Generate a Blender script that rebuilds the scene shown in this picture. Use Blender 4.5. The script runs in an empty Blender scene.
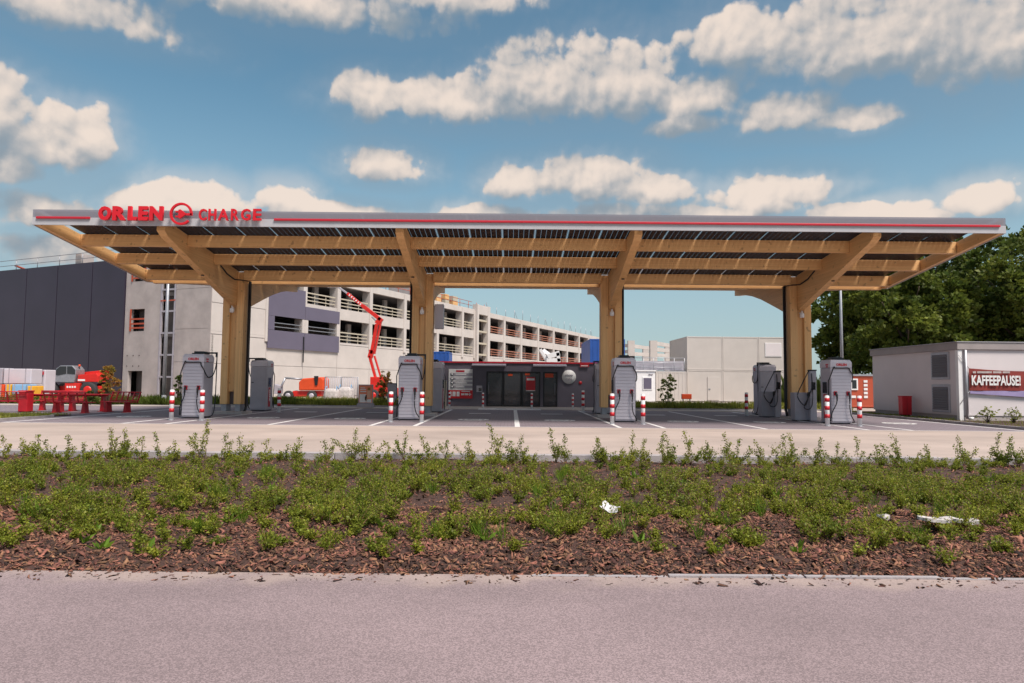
import bpy, math, random
import numpy as np
from mathutils import Vector, Matrix
random.seed(7)
rng = np.random.default_rng(11)
R = math.radians
scene = bpy.context.scene
COL = scene.collection

# ------------------------------------------------------------------ camera
F = 683.0
CAM = Vector((0, 0, 1.4))
CROT = Matrix.Rotation(R(90 + 3.5), 3, 'X') @ Matrix.Rotation(0.009, 3, 'Z')
cd = bpy.data.cameras.new('camera'); cam = bpy.data.objects.new('camera', cd); COL.objects.link(cam)
cam.matrix_world = Matrix.Translation(CAM) @ CROT.to_4x4()
cd.sensor_width = 36; cd.lens = 36 * F / 1024; cd.clip_start = .05; cd.clip_end = 5000
scene.camera = cam
scene.render.resolution_x = 1024; scene.render.resolution_y = 683

def ray(px, py): return CROT @ Vector(((px - 512) / F, -(py - 341.5) / F, -1))
def P(px, py, Y):                       # a pixel at a known distance
    d = ray(px, py); return CAM + d * (Y / d.y)
def G(px, py, z=0.0):                   # a pixel on the ground
    d = ray(px, py); return CAM + d * ((z - CAM.z) / d.z)

# ------------------------------------------------------------------ view, sun, sky
scene.view_settings.view_transform = 'Standard'; scene.view_settings.look = 'None'
scene.view_settings.gamma = 1; scene.view_settings.exposure = 1.58
SUN_EL, SUN_AZ = R(58), R(138)          # azimuth clockwise from +Y (the view direction)
sd = Vector((math.sin(SUN_AZ) * math.cos(SUN_EL), math.cos(SUN_AZ) * math.cos(SUN_EL), math.sin(SUN_EL)))
sl = bpy.data.lights.new('sun', 'SUN'); sl.energy = 1.9; sl.angle = R(20); sl.color = (1, .92, .84)
so = bpy.data.objects.new('sun', sl); COL.objects.link(so)
so.rotation_euler = (-sd).to_track_quat('-Z', 'Y').to_euler(); so.location = (20, -20, 40)

world = bpy.data.worlds.new('World'); scene.world = world; world.use_nodes = True
W = world.node_tree; W.nodes.clear()
def wn(t, **k):
    n = W.nodes.new(t)
    for a, b in k.items(): setattr(n, a, b)
    return n
def wlink(a, sock):
    if hasattr(a, 'is_linked'): W.links.new(a, sock)
    else: sock.default_value = a
def wm(op, a, b=None, c=None, clamp=False):
    n = wn('ShaderNodeMath', operation=op, use_clamp=clamp)
    wlink(a, n.inputs[0])
    if b is not None: wlink(b, n.inputs[1])
    if c is not None: wlink(c, n.inputs[2])
    return n.outputs[0]
def wsmooth(x, a, b):
    n = wn('ShaderNodeMapRange', interpolation_type='SMOOTHSTEP'); wlink(x, n.inputs[0])
    n.inputs[1].default_value = a; n.inputs[2].default_value = b; return n.outputs[0]
def wmix(f, a, b):
    n = wn('ShaderNodeMix', data_type='RGBA'); wlink(f, n.inputs[0]); wlink(a, n.inputs[6]); wlink(b, n.inputs[7]); return n.outputs[2]
tc = wn('ShaderNodeTexCoord'); sx = wn('ShaderNodeSeparateXYZ'); W.links.new(tc.outputs['Generated'], sx.inputs[0])
U = wm('ARCTAN2', sx.outputs[0], sx.outputs[1]); V = wm('ARCSINE', sx.outputs[2])
sky = wn('ShaderNodeTexSky', sky_type='NISHITA'); sky.sun_disc = False
sky.sun_elevation = SUN_EL; sky.sun_rotation = SUN_AZ; sky.air_density = 1.0; sky.dust_density = .6; sky.ozone_density = 2.5
CLOUDS = [(60, 8, 150, 60, 26), (280, 0, 210, 50, 30), (420, -8, 120, 40, 24),
 (-8, 110, 52, 52, 60), (50, 150, 62, 50, 36), (92, 142, 30, 34, 30), (0, 165, 90, 30, 24),
 (40, 208, 66, 26, 26), (150, 203, 60, 26, 26), (205, 205, 56, 24, 26), (290, 202, 32, 22, 22),
 (370, 96, 36, 32, 30), (450, 104, 92, 34, 26), (545, 92, 92, 62, 38), (622, 92, 66, 54, 36), (675, 104, 30, 24, 20),
 (387, 168, 42, 28, 17), (515, 184, 32, 26, 20), (590, 182, 72, 36, 26), (650, 190, 46, 22, 22), (762, 202, 74, 28, 20),
 (500, 218, 80, 15, 14), (610, 214, 90, 15, 12),
 (870, 48, 190, 80, 42), (740, 44, 66, 46, 30), (990, 46, 120, 70, 50),
 (705, 98, 42, 34, 22), (785, 114, 68, 32, 22), (850, 120, 60, 20, 16), (690, 126, 50, 16, 12),
 (982, 202, 44, 24, 16), (900, 222, 70, 12, 10), (60, 250, 70, 22, 20), (340, 214, 80, 14, 16), (855, 214, 80, 15, 14), (715, 216, 90, 14, 14)]
def uv_of(x, y):
    d = ray(x, y).normalized(); return math.atan2(d.x, d.y), math.asin(d.z)
def wv(op, a, b=None, c=None, out=0):
    n = wn('ShaderNodeVectorMath', operation=op)
    for k, q in enumerate((a, b, c)):
        if q is not None: wlink(q, n.inputs[k])
    return n.outputs[out]
def cloud_density(u, v):
    cv = wn('ShaderNodeCombineXYZ'); wlink(u, cv.inputs[0]); wlink(v, cv.inputs[1]); wlink(v, cv.inputs[2]); cv = cv.outputs[0]
    best = None
    for cx, cy, rx, ru, rd in CLOUDS:       # ellipse with a flatter underside
        u0, v0 = uv_of(cx, cy); a = (uv_of(cx + rx, cy)[0] - uv_of(cx - rx, cy)[0]) / 2
        bu = uv_of(cx, cy - ru)[1] - v0; bd = v0 - uv_of(cx, cy + rd)[1]
        q = wv('MULTIPLY_ADD', cv, (1 / a, 1 / bu, -1 / bd), (-u0 / a, -v0 / bu, v0 / bd))
        r = wv('LENGTH', wv('MAXIMUM', q, (-1e4, 0, 0)), out=1)
        best = r if best is None else wm('SMOOTH_MIN', best, r, .12)
    m = wm('MULTIPLY', wm('SUBTRACT', 1.26, best), 1.5)
    # the same sort of cumulus goes on outside the frame
    g = wn('ShaderNodeTexNoise', noise_dimensions='2D'); W.links.new(cv, g.inputs['Vector'])
    g.inputs['Scale'].default_value = 4.2; g.inputs['Detail'].default_value = 1
    gen = wm('MULTIPLY', wm('SUBTRACT', g.outputs[0], .45), 4.5)
    out = wm('MAXIMUM', wsmooth(wm('ABSOLUTE', u), .70, .85), wsmooth(v, .50, .62))
    m = wm('MAXIMUM', m, wm('ADD', wm('MULTIPLY', gen, out), wm('MULTIPLY', wm('SUBTRACT', out, 1), 2)))
    return m, cv
def cloud_noise(u, v):
    c2 = wn('ShaderNodeCombineXYZ'); wlink(u, c2.inputs[0]); wlink(v, c2.inputs[1]); cv = c2.outputs[0]
    n1 = wn('ShaderNodeTexNoise', noise_dimensions='2D'); W.links.new(cv, n1.inputs['Vector'])
    n1.inputs['Scale'].default_value = 11; n1.inputs['Detail'].default_value = 6; n1.inputs['Roughness'].default_value = .58
    vo = wn('ShaderNodeTexVoronoi', voronoi_dimensions='2D', feature='F1'); W.links.new(wv('MULTIPLY_ADD', n1.outputs['Color'], (.03, .03, 0), cv), vo.inputs['Vector'])
    vo.inputs['Scale'].default_value = 19; vo.inputs['Detail'].default_value = 2.2; vo.inputs['Roughness'].default_value = .52
    return wm('ADD', wm('MULTIPLY', wm('SUBTRACT', n1.outputs[0], .5), 1.2), wm('MULTIPLY', wm('SUBTRACT', .42, vo.outputs['Distance']), .70))
m0, _ = cloud_density(U, V); m1, _ = cloud_density(U, wm('ADD', V, .040))
k0 = cloud_noise(U, V); k1 = cloud_noise(wm('ADD', U, -.006), wm('ADD', V, .009))
D0 = wm('ADD', m0, k0)
lit = wm('ADD', wm('ADD', wm('MULTIPLY', wm('SUBTRACT', m0, m1), .42), wm('MULTIPLY', wm('SUBTRACT', k0, k1), .62)), .29)
soft = wm('SUBTRACT', 1.1, wm('MULTIPLY', wsmooth(lit, .15, .7), .70))     # crisp sunlit tops, soft undersides
alpha = wm('MULTIPLY', wsmooth(wm('DIVIDE', D0, soft), .0, 1.0), wsmooth(V, -.01, .05))
veil = wm('MULTIPLY', wm('MULTIPLY', wsmooth(wm('ADD', m0, wm('MULTIPLY', k0, .35)), -1.3, .6), wsmooth(V, .75, .05)), .42)
alpha = wm('MAXIMUM', alpha, veil)
world.cycles.sampling_method = 'MANUAL'; world.cycles.sample_map_resolution = 256
CS = .345
ccol = wmix(wsmooth(lit, .0, 1.0), (.27 * CS, .325 * CS, .375 * CS, 1), (.86 * CS, .73 * CS, .635 * CS, 1))
skyc = wn('ShaderNodeMix', data_type='RGBA', blend_type='MULTIPLY'); skyc.inputs[0].default_value = 1
W.links.new(sky.outputs[0], skyc.inputs[6]); skyc.inputs[7].default_value = (.036, .0455, .0395, 1)
hz = wmix(wm('MULTIPLY', wsmooth(V, .42, .0), .75), skyc.outputs[2], (.138, .166, .188, 1))
fin = wmix(wm('MULTIPLY', alpha, .95), hz, ccol)
bg = wn('ShaderNodeBackground'); W.links.new(fin, bg.inputs[0]); bg.inputs[1].default_value = 1.0
wo = wn('ShaderNodeOutputWorld'); W.links.new(bg.outputs[0], wo.inputs[0])

# ------------------------------------------------------------------ materials
MAT = {}
def mat(name, col, rough=.6, metal=0, var=.0, vscale=4, stretch=(1, 1, 1), bump=0, bscale=30, island=0, spec=.5, col2=None, alpha=1, trans=0, hue=(.04, .04)):
    m = bpy.data.materials.new(name); m.use_nodes = True; t = m.node_tree; b = t.nodes['Principled BSDF']
    b.inputs['Roughness'].default_value = rough; b.inputs['Metallic'].default_value = metal
    b.inputs['Specular IOR Level'].default_value = spec
    b.inputs['Alpha'].default_value = alpha
    if trans: b.inputs['Transmission Weight'].default_value = trans
    c = (*col, 1); b.inputs['Base Color'].default_value = c
    tcn = t.nodes.new('ShaderNodeTexCoord'); mp = t.nodes.new('ShaderNodeMapping'); mp.inputs['Scale'].default_value = stretch
    t.links.new(tcn.outputs['Object'], mp.inputs[0])
    last = None
    if var or col2:
        n = t.nodes.new('ShaderNodeTexNoise'); n.inputs['Scale'].default_value = vscale; n.inputs['Detail'].default_value = 6
        n.inputs['Roughness'].default_value = .6; t.links.new(mp.outputs[0], n.inputs['Vector'])
        r = t.nodes.new('ShaderNodeMapRange'); t.links.new(n.outputs[0], r.inputs[0]); r.inputs[1].default_value = .3; r.inputs[2].default_value = .7
        x = t.nodes.new('ShaderNodeMix'); x.data_type = 'RGBA'; t.links.new(r.outputs[0], x.inputs[0])
        a = col2 if col2 else tuple(q * (1 - var) for q in col)
        e = col if col2 else tuple(min(1, q * (1 + var)) for q in col)
        x.inputs[6].default_value = (*a, 1); x.inputs[7].default_value = (*e, 1); last = x.outputs[2]
    if island:
        g = t.nodes.new('ShaderNodeNewGeometry'); h = t.nodes.new('ShaderNodeMapRange')
        t.links.new(g.outputs['Random Per Island'], h.inputs[0]); h.inputs[3].default_value = 1 - island; h.inputs[4].default_value = 1 + island
        hs = t.nodes.new('ShaderNodeHueSaturation'); t.links.new(h.outputs[0], hs.inputs['Value'])
        hr = t.nodes.new('ShaderNodeMapRange'); t.links.new(g.outputs['Random Per Island'], hr.inputs[0])
        mu = t.nodes.new('ShaderNodeMath'); mu.operation = 'FRACT'; m2 = t.nodes.new('ShaderNodeMath'); m2.operation = 'MULTIPLY'
        t.links.new(g.outputs['Random Per Island'], m2.inputs[0]); m2.inputs[1].default_value = 17.3; t.links.new(m2.outputs[0], mu.inputs[0])
        t.links.new(mu.outputs[0], hr.inputs[0]); hr.inputs[3].default_value = .5 - hue[0] * island; hr.inputs[4].default_value = .5 + hue[1] * island
        t.links.new(hr.outputs[0], hs.inputs['Hue'])
        if last: t.links.new(last, hs.inputs['Color'])
        else: hs.inputs['Color'].default_value = c
        last = hs.outputs[0]
    if last: t.links.new(last, b.inputs['Base Color'])
    if bump:
        n = t.nodes.new('ShaderNodeTexNoise'); n.inputs['Scale'].default_value = bscale; n.inputs['Detail'].default_value = 5
        t.links.new(mp.outputs[0], n.inputs['Vector'])
        bp = t.nodes.new('ShaderNodeBump'); bp.inputs['Strength'].default_value = bump; bp.inputs['Distance'].default_value = .02
        t.links.new(n.outputs[0], bp.inputs['Height']); t.links.new(bp.outputs[0], b.inputs['Normal'])
    MAT[name] = m; return m
def wood(name, stretch, axis):
    m = mat(name, (.78, .465, .205), .55, 0, 0, 3, stretch, .15, 12, col2=(.68, .375, .15)); t = m.node_tree; b = t.nodes['Principled BSDF']
    src = b.inputs['Base Color'].links[0].from_socket; tcn = t.nodes.new('ShaderNodeTexCoord'); sp = t.nodes.new('ShaderNodeSeparateXYZ'); t.links.new(tcn.outputs['Object'], sp.inputs[0])
    def mt(op, a_, b_):
        n = t.nodes.new('ShaderNodeMath'); n.operation = op
        for k, q in enumerate((a_, b_)):
            if q is None: continue
            if hasattr(q, 'is_linked'): t.links.new(q, n.inputs[k])
            else: n.inputs[k].default_value = q
        return n.outputs[0]
    lam = t.nodes.new('ShaderNodeTexWhiteNoise'); lam.noise_dimensions = '1D'; t.links.new(mt('FLOOR', mt('MULTIPLY', sp.outputs[axis], 22.0), None), lam.inputs['W'])
    kn = t.nodes.new('ShaderNodeTexNoise'); kn.inputs['Scale'].default_value = 5.5; kn.inputs['Detail'].default_value = 1; t.links.new(tcn.outputs['Object'], kn.inputs['Vector'])
    k2 = t.nodes.new('ShaderNodeMapRange'); t.links.new(kn.outputs[0], k2.inputs[0]); k2.inputs[1].default_value = .68; k2.inputs[2].default_value = .76; k2.inputs[3].default_value = 1; k2.inputs[4].default_value = .62
    f_ = mt('MULTIPLY', mt('ADD', mt('MULTIPLY', lam.outputs[0], .13), .93), k2.outputs[0])
    mx = t.nodes.new('ShaderNodeMix'); mx.data_type = 'RGBA'; mx.blend_type = 'MULTIPLY'; mx.inputs[0].default_value = 1; t.links.new(src, mx.inputs[6]); t.links.new(f_, mx.inputs[7]); t.links.new(mx.outputs[2], b.inputs['Base Color'])
wood('wood_x', (.25, 7, 9), 2); wood('wood_y', (7, .25, 9), 2); wood('wood_z', (8, 8, .22), 0)
mat('alu', (.44, .43, .455), .65, 0, .06, 2, (1, 1, 1))
mat('red_gloss', (.62, .008, .018), .35); mat('red_line', (.50, .012, .03), .45)
mat('steel', (.33, .33, .36), .45, .6, .15, 6); mat('black', (.012, .012, .015), .45); mat('black_rubber', (.016, .015, .018), .6)
mat('charger_grey', (.45, .415, .46), .42, .1, .05, 1.5); mat('charger_light', (.57, .52, .565), .4, .05, .05, 1.5)
mat('charger_dark', (.38, .35, .39), .5, .1, .08, 2)
mat('screen', (.012, .012, .018), .12); mat('white', (.80, .775, .77), .5, 0, .05, 3); mat('white_paint', (.66, .63, .62), .7, 0, .18, 9)
mat('red_paint', (.55, .012, .022), .45, 0, .08, 5); mat('bench_red', (.42, .009, .018), .45, 0, .12, 5)
mat('anthracite', (.125, .108, .14), .5, 0, .12, 1.2); mat('navy', (.036, .028, .048), .45, .1, .12, .3)
mat('purple_panel', (.125, .108, .155), .5, 0, .06, .4)
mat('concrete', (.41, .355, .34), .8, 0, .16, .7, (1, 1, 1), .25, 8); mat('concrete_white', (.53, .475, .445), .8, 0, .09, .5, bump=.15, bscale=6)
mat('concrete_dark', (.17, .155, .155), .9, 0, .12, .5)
mat('kiosk_wall', (.68, .61, .615), .65, 0, .05, .6, bump=.1, bscale=60); mat('kiosk_band', (.33, .285, .28), .6, 0, .1, 1.5)
mat('grille', (.12, .105, .115), .5); mat('container', (.53, .475, .44), .55, 0, .06, .7)
mat('blue', (.02, .085, .34), .5, 0, .15, 1.5); mat('orange', (.64, .066, .012), .5, 0, .1, 3); mat('yellow', (.75, .36, .02), .5, 0, .12, 4); mat('skyblue', (.22, .40, .62), .6, 0, .1, 4)
mat('machine_red', (.60, .018, .012), .42, 0, .12, 3); mat('tyre', (.03, .028, .03), .85, 0, .2, 10)
mat('glass', (.02, .022, .026), .06, 0, spec=.6); mat('rail_tan', (.42, .17, .11), .6); mat('rail_cream', (.48, .42, .33), .6); mat('rail_red', (.42, .07, .03), .6)
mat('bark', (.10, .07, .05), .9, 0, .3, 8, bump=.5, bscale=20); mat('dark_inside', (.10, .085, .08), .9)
mat('galv', (.40, .40, .43), .45, .5, .1, 3); mat('poster', (.85, .25, .13), .5, 0, 0, 1); mat('skin_tone', (.75, .42, .28), .6)
mat('banner_red', (.23, .028, .022), .7, 0, .2, 2.2); mat('lilac', (.32, .26, .46), .7, 0, .15, 1)
mat('kerb', (.33, .295, .30), .85, 0, .2, 3, bump=.3, bscale=40, island=.12)
mat('paper', (.58, .55, .56), .6); mat('stone_pale', (.50, .45, .44), .8, 0, .2, 8)
mat('mulch', (.245, .098, .064), .9, island=.9, col2=(.075, .030, .022), vscale=7, hue=(.012, .03))
mat('soil', (.06, .029, .022), .95, 0, .4, 9, bump=.8, bscale=40)
mat('stem', (.16, .075, .04), .8)
def leafmat(name, col, col2, isl=.35, vs=1.5, tr=.3):
    m = mat(name, col, .5, 0, 0, vs, island=isl, col2=col2, spec=.3); t = m.node_tree; b = t.nodes['Principled BSDF']
    tl = t.nodes.new('ShaderNodeBsdfTranslucent'); mx = t.nodes.new('ShaderNodeMixShader'); mx.inputs[0].default_value = tr
    src = b.inputs['Base Color'].links[0].from_socket; t.links.new(src, tl.inputs[0])
    o = t.nodes['Material Output']; t.links.new(b.outputs[0], mx.inputs[1]); t.links.new(tl.outputs[0], mx.inputs[2]); t.links.new(mx.outputs[0], o.inputs[0])
leafmat('leaf_cover', (.32, .325, .036), (.13, .18, .022), .5, 1.9, .48)
leafmat('leaf_fresh', (.15, .24, .02), (.10, .17, .016), .3, 2, .4)
leafmat('leaf_tree', (.115, .145, .026), (.045, .075, .014), .4, .3, .4)
leafmat('leaf_lime', (.18, .205, .034), (.08, .118, .02), .35, .3, .4)
leafmat('leaf_red', (.48, .16, .045), (.22, .25, .045), .4, 2.2, .3)
leafmat('leaf_pale', (.42, .44, .13), (.25, .30, .075), .3, 2, .3)
leafmat('grass', (.35, .33, .06), (.21, .235, .038), .35, .8, .4)

def asphalt_like(name, col, speck, s1, edge=None):
    m = mat(name, col, .85, 0, .20, .45, (.55, 1, 1), bump=.12, bscale=320); t = m.node_tree; b = t.nodes['Principled BSDF']
    src = b.inputs['Base Color'].links[0].from_socket
    tcn = t.nodes.new('ShaderNodeTexCoord')
    n = t.nodes.new('ShaderNodeTexNoise'); n.inputs['Scale'].default_value = s1; n.inputs['Detail'].default_value = 4; n.inputs['Roughness'].default_value = .85
    t.links.new(tcn.outputs['Object'], n.inputs['Vector'])
    if edge:      # stones of the aggregate, one tone each
        vo = t.nodes.new('ShaderNodeTexVoronoi'); vo.inputs['Scale'].default_value = s1; t.links.new(tcn.outputs['Object'], vo.inputs['Vector'])
        sc = t.nodes.new('ShaderNodeSeparateColor'); t.links.new(vo.outputs['Color'], sc.inputs[0]); n = sc
        b.inputs['Normal'].links and t.links.remove(b.inputs['Normal'].links[0])
    mr = t.nodes.new('ShaderNodeMapRange'); t.links.new(n.outputs[0], mr.inputs[0]); mr.inputs[1].default_value = .3; mr.inputs[2].default_value = .7
    mr.inputs[3].default_value = 1 - speck; mr.inputs[4].default_value = 1 + speck
    mx = t.nodes.new('ShaderNodeMix'); mx.data_type = 'RGBA'; mx.blend_type = 'MULTIPLY'; mx.inputs[0].default_value = 1
    t.links.new(src, mx.inputs[6]); t.links.new(mr.outputs[0], mx.inputs[7]); last = mx.outputs[2]
    if edge:      # dust and sand swept against the planted border
        sp = t.nodes.new('ShaderNodeSeparateXYZ'); t.links.new(tcn.outputs['Object'], sp.inputs[0])
        n2 = t.nodes.new('ShaderNodeTexNoise'); n2.inputs['Scale'].default_value = 2.5; n2.inputs['Detail'].default_value = 6; t.links.new(tcn.outputs['Object'], n2.inputs['Vector'])
        ad = t.nodes.new('ShaderNodeMath'); ad.operation = 'MULTIPLY_ADD'; t.links.new(n2.outputs[0], ad.inputs[0]); ad.inputs[1].default_value = .9; t.links.new(sp.outputs[1], ad.inputs[2])
        m2 = t.nodes.new('ShaderNodeMapRange'); m2.interpolation_type = 'SMOOTHSTEP'; t.links.new(ad.outputs[0], m2.inputs[0]); m2.inputs[1].default_value = edge[0]; m2.inputs[2].default_value = edge[1]; m2.inputs[4].default_value = .55
        x3 = t.nodes.new('ShaderNodeMix'); x3.data_type = 'RGBA'; t.links.new(m2.outputs[0], x3.inputs[0]); t.links.new(last, x3.inputs[6]); x3.inputs[7].default_value = (.42, .32, .27, 1); last = x3.outputs[2]
    t.links.new(last, b.inputs['Base Color'])
asphalt_like('asphalt', (.238, .176, .180), .26, 150, (5.15, 5.6))
asphalt_like('driveway', (.40, .315, .275), .13, 30)
asphalt_like('sidewalk', (.45, .38, .34), .12, 20)
asphalt_like('site_ground', (.36, .30, .26), .25, 3)
def brickmat(name, c1, c2, mortar, w, h, ms, offset=.5, rot=0, trans=False):
    m = mat(name, c1, .8); t = m.node_tree; b = t.nodes['Principled BSDF']
    tcn = t.nodes.new('ShaderNodeTexCoord'); mp = t.nodes.new('ShaderNodeMapping'); mp.inputs['Rotation'].default_value = (0, 0, rot)
    t.links.new(tcn.outputs['Object'], mp.inputs[0])
    br = t.nodes.new('ShaderNodeTexBrick'); br.offset = offset; t.links.new(mp.outputs[0], br.inputs[0])
    br.inputs['Color1'].default_value = (*c1, 1); br.inputs['Color2'].default_value = (*c2, 1); br.inputs['Mortar'].default_value = (*mortar, 1)
    br.inputs['Scale'].default_value = 1; br.inputs['Mortar Size'].default_value = ms; br.inputs['Brick Width'].default_value = w; br.inputs['Row Height'].default_value = h
    t.links.new(br.outputs[0], b.inputs['Base Color'])
    if trans:
        b.inputs['Roughness'].default_value = .45; b.inputs['Specular IOR Level'].default_value = .25
        tr = t.nodes.new('ShaderNodeBsdfTransparent'); tr.inputs[0].default_value = (.75, .75, .77, 1)
        mx = t.nodes.new('ShaderNodeMixShader'); t.links.new(br.outputs['Fac'], mx.inputs[0]); t.links.new(b.outputs[0], mx.inputs[1]); t.links.new(tr.outputs[0], mx.inputs[2])
        t.links.new(mx.outputs[0], t.nodes['Material Output'].inputs[0])
brickmat('pavers', (.185, .148, .168), (.215, .172, .19), (.115, .092, .10), .24, .16, .008)
brickmat('solar_cells', (.010, .010, .018), (.014, .013, .024), (.3, .3, .33), .182, .182, .0065, 0, 0, True)
m = bpy.data.materials.new('clear_glass'); m.use_nodes = True; t = m.node_tree
tr = t.nodes.new('ShaderNodeBsdfTransparent'); tr.inputs[0].default_value = (.80, .80, .84, 1); gl = t.nodes.new('ShaderNodeBsdfPrincipled')
gl.inputs['Base Color'].default_value = (.30, .29, .33, 1); gl.inputs['Roughness'].default_value = .3
mx = t.nodes.new('ShaderNodeMixShader'); mx.inputs[0].default_value = .62; t.links.new(tr.outputs[0], mx.inputs[1]); t.links.new(gl.outputs[0], mx.inputs[2]); t.links.new(mx.outputs[0], t.nodes['Material Output'].inputs[0]); MAT['clear_glass'] = m
m = mat('window_glass', (.14, .135, .15), .05); t = m.node_tree
tr = t.nodes.new('ShaderNodeBsdfTransparent'); tr.inputs[0].default_value = (.55, .55, .58, 1); mx = t.nodes.new('ShaderNodeMixShader'); mx.inputs[0].default_value = .45
t.links.new(tr.outputs[0], mx.inputs[1]); t.links.new(t.nodes['Principled BSDF'].outputs[0], mx.inputs[2]); t.links.new(mx.outputs[0], t.nodes['Material Output'].inputs[0])

# ------------------------------------------------------------------ mesh helpers
class MB:
    def __init__(s): s.v = []; s.f = []; s.smooth = []
    def add(s, vs, fs, sm=False):
        o = len(s.v); s.v += [tuple(q) for q in vs]; s.f += [tuple(i + o for i in q) for q in fs]; s.smooth += [sm] * len(fs); return s
    def box(s, x0, x1, y0, y1, z0, z1):
        return s.add([(x0, y0, z0), (x1, y0, z0), (x1, y1, z0), (x0, y1, z0), (x0, y0, z1), (x1, y0, z1), (x1, y1, z1), (x0, y1, z1)],
                     [(3, 2, 1, 0), (4, 5, 6, 7), (0, 1, 5, 4), (1, 2, 6, 5), (2, 3, 7, 6), (3, 0, 4, 7)])
    def prism(s, poly, axis, a, b):     # polygon in the other two axes, extruded along axis
        def mk(p, t):
            return {'x': (t, p[0], p[1]), 'y': (p[0], t, p[1]), 'z': (p[0], p[1], t)}[axis]
        n = len(poly); vs = [mk(p, a) for p in poly] + [mk(p, b) for p in poly]
        fs = [tuple(range(n))[::-1], tuple(range(n, 2 * n))] + [(i, (i + 1) % n, (i + 1) % n + n, i + n) for i in range(n)]
        return s.add(vs, fs)
    def loft(s, rings):                 # list of equal-length rings
        n = len(rings[0]); vs = [p for r in rings for p in r]; fs = []
        for k in range(len(rings) - 1):
            for i in range(n): fs.append((k * n + i, k * n + (i + 1) % n, (k + 1) * n + (i + 1) % n, (k + 1) * n + i))
        fs += [tuple(range(n))[::-1], tuple(range((len(rings) - 1) * n, len(rings) * n))]
        return s.add(vs, fs)
    def tube(s, pts, r, n=8, r1=None):
        pts = [Vector(p) for p in pts]; rings = []; m = len(pts)
        for i, p in enumerate(pts):
            d = (pts[min(i + 1, m - 1)] - pts[max(i - 1, 0)]).normalized()
            a = d.cross(Vector((0, 0, 1)));  a = d.cross(Vector((1, 0, 0))) if a.length < .05 else a
            a.normalize(); b = d.cross(a); q = r if r1 is None else r + (r1 - r) * i / (m - 1)
            rings.append([tuple(p + (a * math.cos(k * 2 * math.pi / n) + b * math.sin(k * 2 * math.pi / n)) * q) for k in range(n)])
        o = len(s.f); s.loft(rings)
        for i in range(o, len(s.f) - 2): s.smooth[i] = True
        return s
    def lathe(s, prof, c=(0, 0, 0), n=16, axis='z'):
        rings = []
        for r_, h in prof:
            ring = []
            for k in range(n):
                a = 2 * math.pi * k / n; x, y = r_ * math.cos(a), r_ * math.sin(a)
                p = {'z': (x, y, h), 'y': (x, h, -y), 'x': (h, x, y)}[axis]; ring.append((p[0] + c[0], p[1] + c[1], p[2] + c[2]))
            rings.append(ring)
        o = len(s.f); s.loft(rings)
        for i in range(o, len(s.f) - 2): s.smooth[i] = True
        return s
    def mesh(s, name, m):
        me = bpy.data.meshes.new(name); me.from_pydata(s.v, [], s.f); me.materials.append(MAT[m])
        me.polygons.foreach_set('use_smooth', s.smooth); me.update(); return me
    def build(s, name, m, parent=None, bevel=0, loc=None):
        o = bpy.data.objects.new(name, s.mesh(name, m)); COL.objects.link(o)
        if parent: o.parent = parent
        if loc: o.location = loc
        if bevel:
            b = o.modifiers.new('bevel', 'BEVEL'); b.width = bevel; b.segments = 2; b.limit_method = 'ANGLE'; b.angle_limit = R(40)
        return o
    def shift(s, d): s.v = [(a - d[0], b - d[1], c - d[2]) for a, b, c in s.v]; return s
def box(*a): return MB().box(*a)
def bx(cx, cy, z0, w, d, h): return MB().box(cx - w / 2, cx + w / 2, cy - d / 2, cy + d / 2, z0, z0 + h)
def empty(name, loc, rz=0):
    o = bpy.data.objects.new(name, None); COL.objects.link(o); o.location = loc; o.rotation_euler = (0, 0, rz); o.empty_display_size = .2; return o
def tag(o, label, cat, group=None, kind=None):
    if label: o['label'] = label
    if cat: o['category'] = cat
    if group: o['group'] = group
    if kind: o['kind'] = kind
    return o
def structure(o, label=None): o['kind'] = 'structure'; return o
def copy_tree(o, parent=None):
    c = o.copy(); COL.objects.link(c); c.parent = parent
    for ch in list(o.children): copy_tree(ch, c)
    return c
def fast_mesh(name, verts, faces, m, smooth=False):      # numpy arrays of quads
    me = bpy.data.meshes.new(name); n = len(faces); k = faces.shape[1]
    me.vertices.add(len(verts)); me.vertices.foreach_set('co', verts.astype(np.float32).ravel())
    me.loops.add(n * k); me.loops.foreach_set('vertex_index', faces.astype(np.int32).ravel())
    me.polygons.add(n); me.polygons.foreach_set('loop_start', np.arange(0, n * k, k, dtype=np.int32)); me.polygons.foreach_set('loop_total', np.full(n, k, dtype=np.int32))
    me.materials.append(MAT[m]); me.update(calc_edges=True)
    if smooth: me.polygons.foreach_set('use_smooth', np.ones(n, dtype=bool))
    return me
def link(name, me, parent=None):
    o = bpy.data.objects.new(name, me); COL.objects.link(o); o.parent = parent; return o
def unit(v): return v / (np.linalg.norm(v, axis=1, keepdims=True) + 1e-9)
def leaf_quads(pos, dirs, length, width, fold=.25):
    """diamond leaves: base, two sides, tip"""
    n = len(pos); d = unit(dirs); r = unit(np.cross(d, rng.normal(size=(n, 3)))); up = np.cross(r, d)
    L = length[:, None]; Wd = width[:, None]
    a = pos; b = pos + d * L * .5 + r * Wd * .5 + up * Wd * fold; c = pos + d * L; e = pos + d * L * .5 - r * Wd * .5 + up * Wd * fold
    v = np.stack([a, b, c, e], 1).reshape(-1, 3); f = np.arange(4 * n).reshape(n, 4); return v, f
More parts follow.
